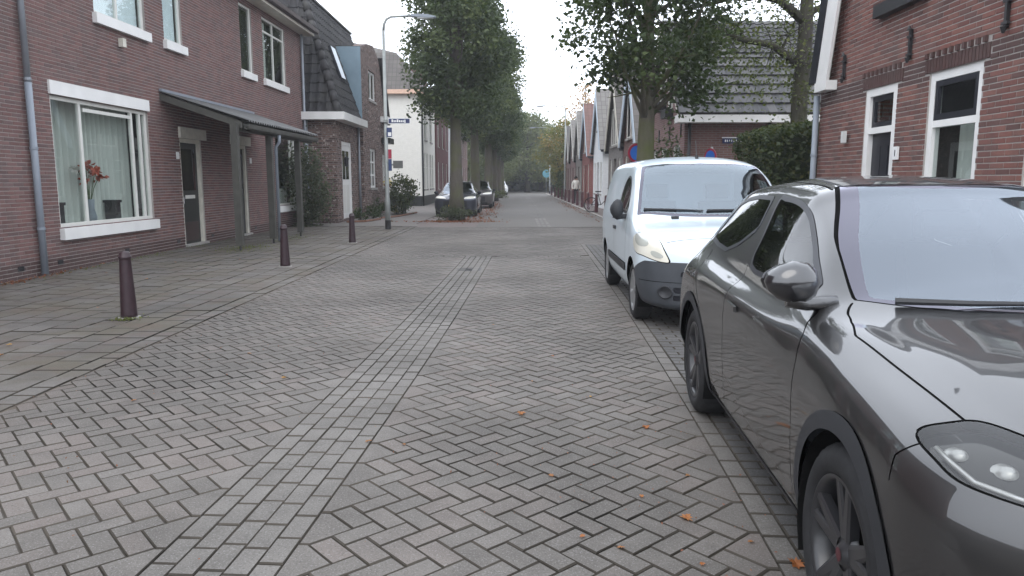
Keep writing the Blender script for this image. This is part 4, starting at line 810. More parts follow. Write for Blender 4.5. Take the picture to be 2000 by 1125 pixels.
def bush(name,label,loc,rx,ry,h,n,size,mat,seed,cat='shrub',z0=.05,shape='round',group=None,stems=7):
    t=thing(name,label,cat,loc,0,group); r=np.random.RandomState(seed); C=[]
    if shape=='box':
        for _ in range(n):
            p=r.uniform(-1,1,3); k=r.randint(3); p[k]=np.sign(p[k])*(1-abs(r.normal()*.07)); 
            if p[2]<-.98: p[2]=r.uniform(-1,1)
            C.append((p[0]*rx,p[1]*ry,h*(.5+.5*p[2])*(1-.05*abs(p[0])**3)))
        C=np.array(C)+r.normal(size=(n,3))*.05
    else:
        k=max(10,n//60); c=r.normal(size=(k,3)); c/=np.linalg.norm(c,axis=1,keepdims=True); c*=r.uniform(.35,1,(k,1))**.5
        for q in c: m=max(3,n//k); C.append(np.array([q[0]*rx,q[1]*ry,z0+h*(.5+.5*q[2])])+r.normal(size=(m,3))*(rx*.2,ry*.2,h*.1))
        C=np.concatenate(C)
    C[:,2]=np.maximum(C[:,2],.02); m=MB()
    for i in range(stems):
        a=r.uniform(0,6.28); q=(rx*.6*math.cos(a),ry*.6*math.sin(a),h*.75); m.tube([(q[0]*.15,q[1]*.15,0),(q[0]*.5,q[1]*.5,h*.4),q],[.022,.016,.006],5)
    m.build('stems','bark_dark',t); leaf_mesh('foliage',C,size,mat,t,seed=seed); return t
hd=bush('hedge','clipped dark green hedge beside the brick gable house',(5.55,14.2,0),1.02,1.1,2.5,15000,.085,'leaf_hedge',41,'hedge',shape='box',stems=12)
MB().box(-.8,.8,-.9,.9,.05,2.3).build('inner_twigs','leaf_hedge',hd)
bush('shrub','tall grey-green shrub at the corner of the left brick house',(-6.75,24.6,0),.72,.8,2.45,3600,.11,'leaf_shrub',42)
bush('shrub','dark bushy shrub in front of the cream white wall',(-4.85,33.2,0),.62,.9,1.65,2600,.11,'leaf_hedge',43)
bush('shrub','low shrub in the bed around the first street tree',(-2.25,27.75,0),.75,.42,.5,1100,.08,'leaf_shrub',44)
bush('shrub','dark pointed evergreen by the first terrace house',(3.85,19.0,0),.42,.42,2.75,2200,.09,'leaf_hedge',45)
for i,(x,y,rx,h,m) in enumerate([(-5.55,29.6,.35,.55,'leaf_lime'),(-5.6,31.2,.4,.7,'leaf_shrub'),(-5.5,32.6,.35,.5,'leaf_lime'),(-5.3,34.2,.4,.6,'leaf_autumn'),(-5.7,28.0,.3,.4,'leaf_lime')]):
    bush('border_plant','low leafy plant in the border at the foot of the rustic brick wall',(x,y,0),rx,rx,h,420,.08,m,50+i,'plant',group='plants in the border of the rustic house',stems=4)
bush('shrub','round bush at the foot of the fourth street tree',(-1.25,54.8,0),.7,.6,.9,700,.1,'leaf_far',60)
bush('hedge','dark hedge below the yellow tree past the terrace',(5.6,71,0),1.3,4,2.4,3000,.22,'leaf_hedge',61,'hedge',shape='box'); 
for pts,lab in (([(-5.95,26.6),(-5.35,27.0),(-5.1,28.6)],'low terracotta edging before the white front door'),([(-5.2,29.5),(-4.75,31),(-4.45,34.5)],'low terracotta edging along the border by the lamp post')):
    m=MB(); m.tube([(x,y,.035) for x,y in pts],.045,6); tag(m.build('border_edging','weathered_edging'),lab,'edging')
bq=thing('hanging_basket','yellow flower basket on the rustic brick wall','flower basket',(-5.85,35.0,1.35)); MB().lathe([(0,-.2),(.14,-.15),(.2,0),(.18,0),(0,-.1)],12).build('basket','terracotta',bq); leaf_mesh('flowers',np.random.RandomState(2).normal(size=(120,3))*(.14,.14,.1)+np.array([0,0,.08]),.09,'petal_yellow',bq); MB().tube([(0,0,.0),(-.15,0,.35),(-.16,0,.36)],.01,5).build('hook','black_iron',bq)
# ================================================================== bollards
def bollard(loc,label,group,mat='paint_purple',h=.74):
    t=thing('bollard',label,'bollard',loc,rng.uniform(0,3),group)
    MB().lathe([(.0,.0),(.088,.0),(.086,.05),(.06,h-.10),(.060,h-.085),(.066,h-.08),(.066,h-.06),(.058,h-.055),(.056,h-.03),(.04,h-.008),(.0,h)],20).build('post',mat,t,True)
    MB().lathe([(.0,.012),(.115,.012),(.12,-.03),(0,-.03)],16).build('foot_ring','concrete',t); return t
bollard((-4.22,8.0,.006),'dark purple bollard on the pavement opposite the drainpipe and big window','bollards along the left pavement')
bollard((-3.99,12.9,.006),'dark purple bollard on the pavement in front of the porch','bollards along the left pavement'); bollard((-3.88,17.9,.006),'dark purple bollard on the pavement before the shrub and white door','bollards along the left pavement',h=.72)
b0=None
for Y in (30.5,34.0,37.6,40.9,44.0,47.2,50.6,54.2,58.0,62.5,67.5,73.5):
    x=3.86+(Y-30)*.0012
    if b0 is None: b0=bollard((x,Y,.05),'brown-red bollard along the edge of the terrace pavement','bollards along the terrace pavement','paint_maroon',.86)
    else:
        c=b0.copy(); reg(c); c.location=(x,Y,.05)
        for ch in b0.children: reg(ch.copy(),c)
# ================================================================== lamp posts and signs
def lamp_post(loc,label,h=6.25,arm=1.45,rz=0,group=None):
    t=thing('lamp_post',label,'street lamp',loc,rz,group)
    pts=[(0,0,0),(0,0,.9),(0,0,1.0),(0,0,h-.3)]; rad=[.085,.085,.068,.042]
    MB().tube(pts,rad,12).build('pole','steel_grey',t,True); MB().tube([(0,0,h-.32),(.02,0,h-.12),(.10,0,h+.03),(.24,0,h+.1),(arm-.55,0,h+.13)],[.042,.04,.036,.034,.03],10).build('arm','steel_grey',t,True)
    hd=MB(); hd.prism([(arm-.6,h+.10),(arm-.1,h+.06),(arm+.12,h+.07),(arm+.14,h+.10),(arm-.1,h+.16),(arm-.6,h+.17)],'y',-.09,.09); o=hd.build('lamp_head','pvc_grey',t); bx('lens','lamp_glass',o,arm-.42,arm+.05,-.07,.07,h+.045,h+.075)
    MB().tube([(0,0,0),(0,0,.28)],.092,12).build('base_sleeve','black_iron',t); return t
L1=lamp_post((-3.86,23.0,.006),'grey street lamp carrying the blue street name sign')
for i in range(2): lamp_post((4.25,(60,84)[i],.05),'street lamp reaching over the far end of the street',7.2,2.2,R(180),'far street lamps')
sg=thing('street_name_sign','blue street name sign with white frame on the lamp post','sign',(-3.80,22.98,3.22)); bx('plate','sign_white',sg,.02,.70,-.015,.012,-.005,.17); bx('blue_field','sign_navy',sg,.04,.68,-.019,-.016,.015,.15)
x=.13
for i in range(8):
    wd=rng.uniform(.025,.05); hh=(.085,.06,.06,.085,.06,.06,.06,.075)[i]; bx('letter','sign_white',sg,x,x+wd,-.022,-.0195,.045-(.02 if i==7 else 0),.045+hh); x+=wd+.018
bx('clamp','steel_grey',sg,-.11,.02,-.075,.075,.04,.12)
sg=thing('lane_sign','small blue notice with white panel on the lamp post','sign',(-3.80,22.93,2.82)); bx('plate','sign_blue',sg,-.02,.14,-.02,.0,.0,.28); bx('white_panel','sign_white',sg,.02,.12,-.024,-.021,.03,.14); bx('clamp','steel_grey',sg,-.05,-.02,-.02,.05,.1,.16)
sg=thing('sign_plate','red and blue strip sign seen edge-on on the lamp post','sign',(-3.79,22.95,1.75)); bx('red_strip','sign_red',sg,.0,.10,-.02,.0,.42,.70); bx('blue_strip','sign_blue',sg,.0,.10,-.02,.0,.05,.41); bx('clamp','steel_grey',sg,-.06,.0,-.03,.05,.3,.38)
sg=thing('sign_plate','small dark plate below the street name on the lamp post','sign',(-3.66,23.02,1.88)); bx('plate','sign_back',sg,-.0,.30,-.015,.01,.0,.23); bx('clamp','steel_grey',sg,-.15,.0,-.02,.05,.08,.14)
def disc_sign(loc,rz,label,zc,r=.2,ph=None,ring='sign_red',field='sign_bright_blue'):
    t=thing('round_sign',label,'sign',loc,rz); MB().tube([(0,0,0),(0,0,zc+r+.04)],.03,10).build('pole','steel_grey',t,True)
    def disc(a,y0,y1,nm,m,par): return MB().prism([(a*math.cos(i*math.pi/16),zc+a*math.sin(i*math.pi/16)) for i in range(32)],'y',y0,y1).build(nm,m,par)
    p=disc(r,-.05,-.035,'disc',ring,t); disc(r*.76,-.054,-.051,'blue_field',field,p); return t
disc_sign((2.90,17.5,0),R(14),'round blue sign with red rim half hidden by the mossy tree trunk',2.14,.225); disc_sign((5.12,19.2,0),R(-62),'round blue sign with red rim turned sideways before the brick side wall',2.10,.22)
disc_sign((3.95,86,0),0,'round light blue sign on a post at the far end of the street',2.3,.45,field='sign_teal',ring='sign_teal')
# ================================================================== person and bicycle on the far pavement
def person(loc,rz):
    t=thing('person','person in a white jacket and dark trousers walking past the bollards','person',loc,rz)
    J=dict(pel=(0,0,.95),ch=(0,.0,1.25),nk=(0,0,1.46),hd=(0,-.02,1.60),tp=(0,-.01,1.70),ls=(-.18,0,1.40),le=(-.25,.02,1.13),lw=(-.24,-.10,.92),lh=(-.235,-.13,.84),rs=(.18,0,1.40),re=(.26,.05,1.13),rw=(.26,.0,.90),rh=(.255,-.02,.82),lp=(-.09,0,.90),lk=(-.10,-.12,.50),la=(-.10,-.08,.09),lt=(-.10,-.24,.04),rp=(.09,0,.90),rk=(.10,.02,.49),ra=(.10,.16,.11),rt=(.10,.04,.03))
    rad=dict(pel=.15,ch=.165,nk=.06,hd=.095,tp=.07,ls=.075,le=.06,lw=.045,lh=.04,rs=.075,re=.06,rw=.045,rh=.04,lp=.095,lk=.07,la=.05,lt=.04,rp=.095,rk=.07,ra=.05,rt=.04)
    names=list(J); E=[('pel','ch'),('ch','nk'),('nk','hd'),('hd','tp'),('ch','ls'),('ls','le'),('le','lw'),('lw','lh'),('ch','rs'),('rs','re'),('re','rw'),('rw','rh'),('pel','lp'),('lp','lk'),('lk','la'),('la','lt'),('pel','rp'),('rp','rk'),('rk','ra'),('ra','rt')]
    me=bpy.data.meshes.new('body'); me.from_pydata([J[n] for n in names],[(names.index(a),names.index(b)) for a,b in E],[]); o=reg(bpy.data.objects.new('body',me),t)
    o.modifiers.new('skin','SKIN'); 
    for i,n in enumerate(names): me.skin_vertices[0].data[i].radius=(rad[n],)*2
    me.skin_vertices[0].data[0].use_root=True; o.modifiers.new('sub','SUBSURF').levels=1
    dg=bpy.context.evaluated_depsgraph_get(); m2=bpy.data.meshes.new_from_object(o.evaluated_get(dg)); o.modifiers.clear(); o.data=m2; m2.materials.clear()
    for m in ('cloth_white','cloth_dark','skin','hair_dark'): m2.materials.append(MAT[m])
    for p in m2.polygons:
        z=p.center.z; p.use_smooth=True; p.material_index=0 if .93<z<1.48 else (1 if z<=.93 else 2)
        if z<.93 and abs(p.center.x)>.2: p.material_index=2
    h=MB(); h.lathe([(.0,.125),(.05,.115),(.09,.07),(.105,.0),(.10,-.05),(.085,-.07)],14,(0,.012,1.625)); h.build('hair','hair_dark',t,True)
    return t
person((4.12,48.0,.05),R(10))
bk=thing('cargo_bicycle','dark bicycle with a grey front crate parked against the white house','bicycle',(4.22,34.4,.05),R(95))
for y in (-.55,.55):
    wh=MB(); wh.lathe([(.31,-.018),(.345,-.012),(.35,0),(.345,.012),(.31,.018),(.305,0),(.31,-.018)],24,(0,y,.35),'x'); wo_=wh.build('wheel','rubber',bk,True)
    s=MB(); 
    for k in range(8): a=math.pi*k/8; s.tube([(0,y+.31*math.cos(a),.35+.31*math.sin(a)),(0,y-.31*math.cos(a),.35-.31*math.sin(a))],.003,4)
    s.build('spokes','chrome',wo_)
m=MB(); 
for a,b in (((0,-.55,.35),(0,-.42,.95)),((0,-.42,.85),(0,.1,.35)),((0,.1,.35),(0,.25,.9)),((0,.1,.35),(0,.55,.35)),((0,.22,.8),(0,.55,.35)),((0,-.42,.95),(0,-.38,1.1))): m.tube([a,b],.018,6)
m.build('frame','black_iron',bk); MB().tube([(-.3,-.25,1.1),(-.28,-.36,1.12),(.28,-.36,1.12),(.3,-.25,1.1)],.014,6).build('handlebar','black_iron',bk); MB().prism([(-.06,.36),(-.03,.1),(.03,.1),(.06,.36)],'z',.93,.98).build('saddle','black_iron',bk)
c=MB(); c.box(-.27,.27,-.98,-.56,.62,.64); 
for b in ((-.27,-.25,-.98,-.56),(.25,.27,-.98,-.56),(-.25,.25,-.98,-.96),(-.25,.25,-.58,-.56)): c.box(*b,.64,.95)
c.build('crate','crate_grey',bk)
# ================================================================== vehicles: one lofted skin per body, cut into panels, glass, lamps and gaps
def pchip(x,y,xs):
    x=np.asarray(x,float);y=np.asarray(y,float);h=np.diff(x);d=np.diff(y)/h;n=len(x);m=np.zeros(n)
    for i in range(1,n-1):
        if d[i-1]*d[i]>0:
            w1=2*h[i]+h[i-1];w2=h[i]+2*h[i-1];m[i]=(w1+w2)/(w1/d[i-1]+w2/d[i])
    m[0]=d[0];m[-1]=d[-1]
    xs=np.clip(xs,x[0],x[-1]);k=np.clip(np.searchsorted(x,xs)-1,0,n-2)
    t=(xs-x[k])/h[k];t2=t*t;t3=t2*t
    return (2*t3-3*t2+1)*y[k]+(t3-2*t2+t)*h[k]*m[k]+(-2*t3+3*t2)*y[k+1]+(t3-t2)*h[k]*m[k+1]
def catmull(P,sub):
    # P (...,n,2) -> dense along axis -2 ; returns points, param
    n=P.shape[-2];out=[];par=[]
    for i in range(n-1):
        p0=P[...,max(i-1,0),:];p1=P[...,i,:];p2=P[...,i+1,:];p3=P[...,min(i+2,n-1),:]
        m1=(p2-p0)*.5 if i>0 else (p2-p1)*.6; m2=(p3-p1)*.5 if i<n-2 else (p2-p1)*.6
        # limit tangents to the segment length (keeps corners tight)
        L=np.linalg.norm(p2-p1,axis=-1,keepdims=True)+1e-9
        for_ =lambda m:m*np.minimum(1,1.0*L/(np.linalg.norm(m,axis=-1,keepdims=True)+1e-9))
        m1=for_(m1);m2=for_(m2)
        for k in range(sub):
            t=k/sub;t2=t*t;t3=t2*t
            out.append((2*t3-3*t2+1)*p1+(t3-2*t2+t)*m1+(-2*t3+3*t2)*p2+(t3-t2)*m2);par.append(i+t)
    out.append(P[...,-1,:]);par.append(n-1.)
    return np.stack(out,-2),np.array(par)
def car_surface(keys,nose,tail,step=.03,sub=6):
    """keys: list of (a,[(l,z)...]) -> dict grid of vertex attributes for the half l>=0"""
    ka=[k[0] for k in keys];T=np.array([k[1] for k in keys],float)
    a0,a1=ka[0],ka[-1]
    na,pn=nose;ta,pt=tail
    th=np.linspace(0,1,44)
    st=np.concatenate([a0+(na-a0)*th**1.6, np.arange(na+step,ta,step), ta+(a1-ta)*(1-(1-th)**1.6)])
    st=np.unique(np.round(st,5))
    P=np.zeros((len(st),T.shape[1],2))
    for i in range(T.shape[1]):
        for c in range(2):P[:,i,c]=pchip(ka,T[:,i,c],st)
    D,par=catmull(P,sub)
    cap=np.ones(len(st))
    s=st<na;cap[s]=np.maximum(0,1-((na-st[s])/(na-a0))**pn)**(1/pn)
    s=st>ta;cap[s]=np.maximum(0,1-((st[s]-ta)/(a1-ta))**pt)**(1/pt)
    L=np.maximum(D[...,0],0)*cap[:,None];Z=D[...,1]
    A=np.repeat(st[:,None],L.shape[1],1);V=np.repeat(par[None],len(st),0)
    return A,L,Z,V
DS=[ # a, 13 (l,z): bottom c, bottom edge, sill, low door, widest, upper, crease, belt, glass low, rail out, rail in, roof mid, centre
(-.86,[(0,.24),(.5,.22),(.80,.26),(.84,.36),(.86,.48),(.86,.58),(.85,.66),(.80,.72),(.68,.75),(.58,.765),(.45,.775),(.25,.785),(0,.79)]),
(-.70,[(0,.20),(.55,.19),(.82,.24),(.87,.36),(.885,.50),(.885,.62),(.865,.71),(.81,.775),(.70,.815),(.60,.835),(.46,.85),(.25,.865),(0,.87)]),
(-.40,[(0,.18),(.60,.18),(.83,.24),(.89,.38),(.90,.54),(.895,.68),(.87,.785),(.815,.85),(.71,.882),(.61,.899),(.47,.927),(.25,.958),(0,.968)]),
(0,[(0,.18),(.60,.18),(.80,.22),(.885,.38),(.90,.56),(.895,.72),(.865,.835),(.82,.90),(.72,.936),(.62,.957),(.48,.985),(.26,1.018),(0,1.03)]),
(.40,[(0,.18),(.60,.18),(.80,.21),(.86,.34),(.882,.56),(.88,.74),(.855,.87),(.815,.94),(.735,.983),(.64,1.0),(.50,1.02),(.27,1.042),(0,1.052)]),
(.62,[(0,.18),(.60,.18),(.80,.21),(.852,.33),(.875,.56),(.875,.76),(.85,.885),(.81,.955),(.76,.99),(.70,1.02),(.58,1.055),(.30,1.115),(0,1.135)]),
(.90,[(0,.18),(.60,.18),(.80,.21),(.85,.33),(.872,.56),(.875,.77),(.855,.89),(.80,.97),(.765,1.02),(.672,1.145),(.595,1.218),(.32,1.266),(0,1.278)]),
(1.25,[(0,.18),(.60,.18),(.80,.21),(.85,.33),(.872,.56),(.878,.78),(.86,.90),(.79,.98),(.765,1.04),(.612,1.318),(.55,1.388),(.32,1.426),(0,1.437)]),
(1.36,[(0,.18),(.60,.18),(.80,.21),(.85,.33),(.873,.56),(.88,.782),(.862,.903),(.789,.983),(.764,1.043),(.600,1.365),(.54,1.438),(.32,1.476),(0,1.487)]),
(1.60,[(0,.18),(.60,.18),(.80,.21),(.85,.33),(.874,.56),(.882,.79),(.868,.91),(.785,.99),(.76,1.05),(.582,1.405),(.52,1.46),(.31,1.505),(0,1.522)]),
(2.0,[(0,.18),(.60,.18),(.80,.21),(.855,.33),(.88,.56),(.89,.80),(.872,.92),(.785,1.00),(.755,1.06),(.572,1.43),(.51,1.475),(.31,1.515),(0,1.532)]),
(2.5,[(0,.18),(.60,.18),(.81,.22),(.89,.38),(.905,.58),(.905,.82),(.875,.93),(.785,1.02),(.745,1.08),(.56,1.41),(.50,1.455),(.30,1.492),(0,1.508)]),
(2.9,[(0,.22),(.60,.22),(.81,.27),(.89,.40),(.905,.60),(.90,.82),(.865,.93),(.78,1.03),(.735,1.09),(.54,1.355),(.48,1.395),(.29,1.43),(0,1.445)]),
(3.12,[(0,.28),(.60,.28),(.82,.33),(.89,.44),(.90,.62),(.89,.80),(.85,.90),(.76,.99),(.69,1.05),(.53,1.20),(.46,1.24),(.28,1.27),(0,1.285)]),
(3.27,[(0,.34),(.60,.34),(.80,.38),(.84,.48),(.84,.62),(.83,.72),(.80,.78),(.74,.82),(.66,.85),(.55,.87),(.46,.88),(.28,.885),(0,.89)]),
]
KG=[
(-.86,[(0,.26),(.5,.25),(.76,.28),(.82,.38),(.84,.50),(.84,.60),(.83,.66),(.80,.70),(.72,.73),(.60,.745),(.45,.75),(.25,.755),(0,.76)]),
(-.70,[(0,.22),(.55,.21),(.80,.26),(.86,.38),(.88,.52),(.88,.66),(.865,.76),(.83,.83),(.75,.865),(.63,.885),(.47,.90),(.25,.91),(0,.915)]),
(-.40,[(0,.20),(.60,.20),(.82,.26),(.88,.40),(.90,.56),(.90,.74),(.885,.86),(.85,.93),(.78,.965),(.66,.985),(.49,1.0),(.26,1.01),(0,1.015)]),
(0,[(0,.20),(.60,.20),(.82,.26),(.89,.40),(.905,.58),(.905,.80),(.895,.92),(.87,.99),(.82,1.03),(.72,1.045),(.55,1.055),(.28,1.065),(0,1.07)]),
(.10,[(0,.20),(.60,.20),(.82,.26),(.89,.40),(.906,.58),(.907,.82),(.897,.94),(.88,1.015),(.855,1.05),(.80,1.075),(.64,1.085),(.33,1.095),(0,1.10)]),
(.22,[(0,.20),(.60,.20),(.82,.26),(.89,.40),(.906,.58),(.907,.82),(.897,.95),(.885,1.04),(.87,1.075),(.825,1.115),(.70,1.16),(.36,1.205),(0,1.22)]),
(.45,[(0,.20),(.60,.20),(.82,.26),(.89,.40),(.908,.60),(.91,.84),(.90,.98),(.885,1.07),(.872,1.13),(.805,1.30),(.69,1.37),(.38,1.42),(0,1.44)]),
(.72,[(0,.20),(.60,.20),(.82,.26),(.89,.40),(.91,.62),(.912,.86),(.905,1.00),(.885,1.10),(.868,1.18),(.775,1.505),(.67,1.575),(.38,1.63),(0,1.65)]),
(1.0,[(0,.20),(.60,.20),(.82,.26),(.89,.40),(.912,.62),(.915,.88),(.908,1.02),(.885,1.13),(.868,1.21),(.755,1.60),(.66,1.685),(.37,1.74),(0,1.758)]),
(1.4,[(0,.20),(.60,.20),(.82,.26),(.89,.40),(.914,.64),(.917,.90),(.91,1.04),(.87,1.18),(.85,1.26),(.74,1.64),(.65,1.73),(.36,1.782),(0,1.80)]),
(2.6,[(0,.22),(.60,.22),(.82,.28),(.89,.42),(.914,.64),(.917,.90),(.91,1.04),(.875,1.18),(.86,1.26),(.76,1.64),(.66,1.735),(.36,1.79),(0,1.805)]),
(3.2,[(0,.30),(.60,.30),(.82,.34),(.88,.44),(.90,.64),(.905,.90),(.90,1.04),(.87,1.18),(.855,1.26),(.75,1.62),(.65,1.71),(.36,1.765),(0,1.78)]),
(3.33,[(0,.34),(.60,.34),(.80,.38),(.84,.48),(.87,.64),(.87,.90),(.86,1.04),(.83,1.18),(.81,1.26),(.71,1.56),(.61,1.64),(.34,1.68),(0,1.70)]),
]
k=N('lamp_lens'); k.base((.42,.43,.39)); k.set(Roughness=.15,Coat_Weight=.8)
plain('badge_red',(.07,.02,.024),.5)
NF=('x','y','z','nx','ny','nz','a','l','v')
def full_mesh(keys,nose,tail,step=.03,sub=6):
    A,L,Z,V=car_surface(keys,nose,tail,step,sub); P=np.stack([-L,A,Z],-1)
    du=np.gradient(P,axis=0); dv=np.gradient(P,axis=1); n=np.cross(dv,du); n/=np.linalg.norm(n,axis=-1,keepdims=True)+1e-12
    if n[len(n)//2,len(n[0])//3,0]>0: n=-n
    n[:,-1,0]=0; n[:,0]=(0,0,-1)
    half=np.concatenate([P,n,A[...,None],L[...,None],V[...,None]],-1); na,nv=A.shape
    mir=half.copy(); mir[...,0]*=-1; mir[...,3]*=-1; mir[...,7]*=-1
    F=[]
    idx=lambda i,j:i*nv+j
    i,j=np.meshgrid(np.arange(na-1),np.arange(nv-1),indexing='ij'); i=i.ravel();j=j.ravel(); q=np.stack([idx(i,j),idx(i+1,j),idx(i+1,j+1),idx(i,j+1)],1)
    t1=np.concatenate([q[:,[0,1,2]],q[:,[0,2,3]]]); t2=t1[:,::-1]+na*nv
    D=np.concatenate([half.reshape(-1,9),mir.reshape(-1,9)]); T=np.concatenate([t1,t2])
    p=D[:,:3]; fn=np.cross(p[T[:,1]]-p[T[:,0]],p[T[:,2]]-p[T[:,0]]); ar=np.linalg.norm(fn,axis=1); T=T[ar>1e-9]; fn=fn[ar>1e-9]
    nn=D[T].mean(1)[:,3:6]; flip=(fn*nn).sum(1)<0; T[flip]=T[flip][:,::-1]
    return D,T
def split(M,f):
    """cut along f=0 -> (inside f<0, outside)"""
    D,T=M; s=f<0; c=s[T].sum(1); IN=[T[c==3]]; OUT=[T[c==0]]; new=[]; cache={}; base=len(D); i2=[];o2=[]
    def cut(a,b):
        k=(a,b) if a<b else (b,a)
        if k not in cache:
            t=f[k[0]]/(f[k[0]]-f[k[1]]); t=min(max(t,.001),.999); new.append(D[k[0]]*(1-t)+D[k[1]]*t); cache[k]=base+len(new)-1
        return cache[k]
    for tri in T[(c==1)|(c==2)]:
        q=s[tri]; one=q.sum()==1; k=int(np.argmax(q if one else ~q)); a,b,d=int(tri[k]),int(tri[(k+1)%3]),int(tri[(k+2)%3]); x,y=cut(a,b),cut(a,d)
        solo,duo=(i2,o2) if one else (o2,i2)
        solo.append((a,x,y)); duo.append((x,b,d)); duo.append((x,d,y))
    D2=np.concatenate([D,np.array(new).reshape(-1,9)]) if new else D
    mk=lambda A,B:(D2,np.concatenate(A+[np.array(B,dtype=int).reshape(-1,3)]))
    return mk(IN,i2),mk(OUT,o2)
def emit(M,name,mat,parent,off=0.,thick=0):
    D,T=M
    if len(T)==0: return None
    u,inv=np.unique(T,return_inverse=True); d=D[u]; T=inv.reshape(-1,3); n=d[:,3:6]/(np.linalg.norm(d[:,3:6],axis=1,keepdims=True)+1e-9); P=d[:,:3]+n*off
    o=meshobj(name,P.tolist(),T.tolist(),mat,parent,smooth=True)
    o.data.normals_split_custom_set_from_vertices([tuple(x) for x in n.tolist()]); return o
def poly_sdf(x,y,P):
    P=np.array(P,float); d=np.full(x.shape,1e9); ins=np.zeros(x.shape,bool)
    for i in range(len(P)):
        a=P[i]; b=P[(i+1)%len(P)]; e=b-a; wx=x-a[0]; wy=y-a[1]; t=np.clip((wx*e[0]+wy*e[1])/(e@e),0,1); d=np.minimum(d,np.hypot(wx-t*e[0],wy-t*e[1]))
        c=((a[1]<=y)&(b[1]>y))|((b[1]<=y)&(a[1]>y)); 
        with np.errstate(divide='ignore',invalid='ignore'): xi=a[0]+(y-a[1])*e[0]/(e[1] if e[1] else 1e-12)
        ins^=c&(x<xi)
    return np.where(ins,-d,d)
def line_sdf(x,y,P):
    P=np.array(P,float); d=np.full(x.shape,1e9)
    for a,b in zip(P,P[1:]):
        e=b-a; wx=x-a[0]; wy=y-a[1]; t=np.clip((wx*e[0]+wy*e[1])/(e@e),0,1); d=np.minimum(d,np.hypot(wx-t*e[0],wy-t*e[1]))
    return d
def sline(x,y,P):
    P=np.array(P,float); d=np.full(x.shape,1e9); s=np.ones(x.shape)
    for a,b in zip(P,P[1:]):
        e=b-a; wx=x-a[0]; wy=y-a[1]; t=np.clip((wx*e[0]+wy*e[1])/(e@e),0,1); dd=np.hypot(wx-t*e[0],wy-t*e[1]); m=dd<d; d=np.where(m,dd,d); s=np.where(m,np.sign(e[0]*wy-e[1]*wx),s)
    return d*s
def smooth_poly(P,k=4):
    P=np.array(P,float); n=len(P); out=[]
    for i in range(n):
        p0,p1,p2,p3=P[i-1],P[i],P[(i+1)%n],P[(i+2)%n]
        for j in range(k):
            t=j/k; out.append(.5*((2*p1)+(-p0+p2)*t+(2*p0-5*p1+4*p2-p3)*t*t+(-p0+3*p1-3*p2+p3)*t**3))
    return np.array(out)
def wheel(car,x,y,r,wd,style,name='wheel',tread=True):
    """x: outer face, points to -x (street side) if x<0"""
    s=-1 if x<0 else 1; rim=r*.70 if style!='steel' else r*.66; h=lambda k:s*k
    prof=[(rim,.02),(rim+.012,.006),(r*.84,.0),(r-.035,.008),(r-.012,.022),(r,.045),(r,wd-.045),(r-.012,wd-.02),(r*.85,wd),(rim,wd-.01)]
    xs=x
    prof=[(a,-h(b)) for a,b in prof]
    mod=(lambda j,k:(.988 if (k%3==0 and j in(4,5,6)) else 1)) if tread else None
    w_=MB().lathe(prof,96 if tread else 32,(xs,y,r),'x',mod).build(name,'rubber',car,True)
    m=MB(); m.lathe([(rim+.004,-h(.012)),(rim-.006,-h(.010)),(rim-.018,-h(.03)),(rim-.03,-h(.12)),(rim-.03,-h(wd-.02))],48,(xs,y,r),'x'); rm='rim_black' if style=='black' else 'rim_silver'; o=m.build('rim',rm,w_,True)
    MB().lathe([(.0,-h(.13)),(rim-.03,-h(.13))],24,(xs,y,r),'x').build('brake','liner',w_)
    sp=MB(); nsp={'black':5,'cover':7,'steel':5}[style]
    for k in range(nsp):
        a=2*math.pi*k/nsp+.3
        for side in ((-1,1) if style=='black' else (0,)):
            wa,wb=(.030,.020) if style=='black' else (.05,.075); a2=a+side*.17; da=.055 if style!='black' else .03
            ca,sa=math.cos(a2),math.sin(a2); c0,s0=math.cos(a+side*.10),math.sin(a+side*.10)
            p0=np.array([.05*c0,.05*s0]); p1=np.array([(rim-.01)*ca,(rim-.01)*sa]); t=(p1-p0)/np.linalg.norm(p1-p0); nn=np.array([-t[1],t[0]])
            V=[]
            for p,w0,dep in ((p0,wa,.030),(p1,wb,.016)):
                for e,dd in ((-1,dep+.035),(-1,dep+.006),(-.55,dep),(.55,dep),(1,dep+.006),(1,dep+.035)): q=p+nn*w0*e; V.append((xs-h(dd),y+q[0],r+q[1]))
            sp.add(V,[(0,1,7,6),(1,2,8,7),(2,3,9,8),(3,4,10,9),(4,5,11,10)])
    sp.build('spokes',rm,w_)
    MB().lathe([(.0,-h(.018)),(.03,-h(.02)),(.036,-h(.03)),(.07,-h(.04)),(.075,-h(.06))],20,(xs,y,r),'x').build('hub_cap',rm,w_,True); 
    if style=='black': MB().lathe([(.0,-h(.015)),(.022,-h(.017))],14,(xs,y,r),'x').build('hub_badge','badge_red',w_)
    return w_
def arch_liner(car,y,r,x0,x1):
    V=[];F=[];n=18
    for i in range(n+1):
        a=-.45+(math.pi+.9)*i/n; V+=[(x0,y+r*math.cos(a),.345+r*math.sin(a)),(x1,y+r*math.cos(a),.345+r*math.sin(a))]
    F=[(2*i,2*i+1,2*i+3,2*i+2) for i in range(n)]+[tuple(range(1,2*n+3,2))]
    meshobj('wheel_well',V,F,'liner',car)
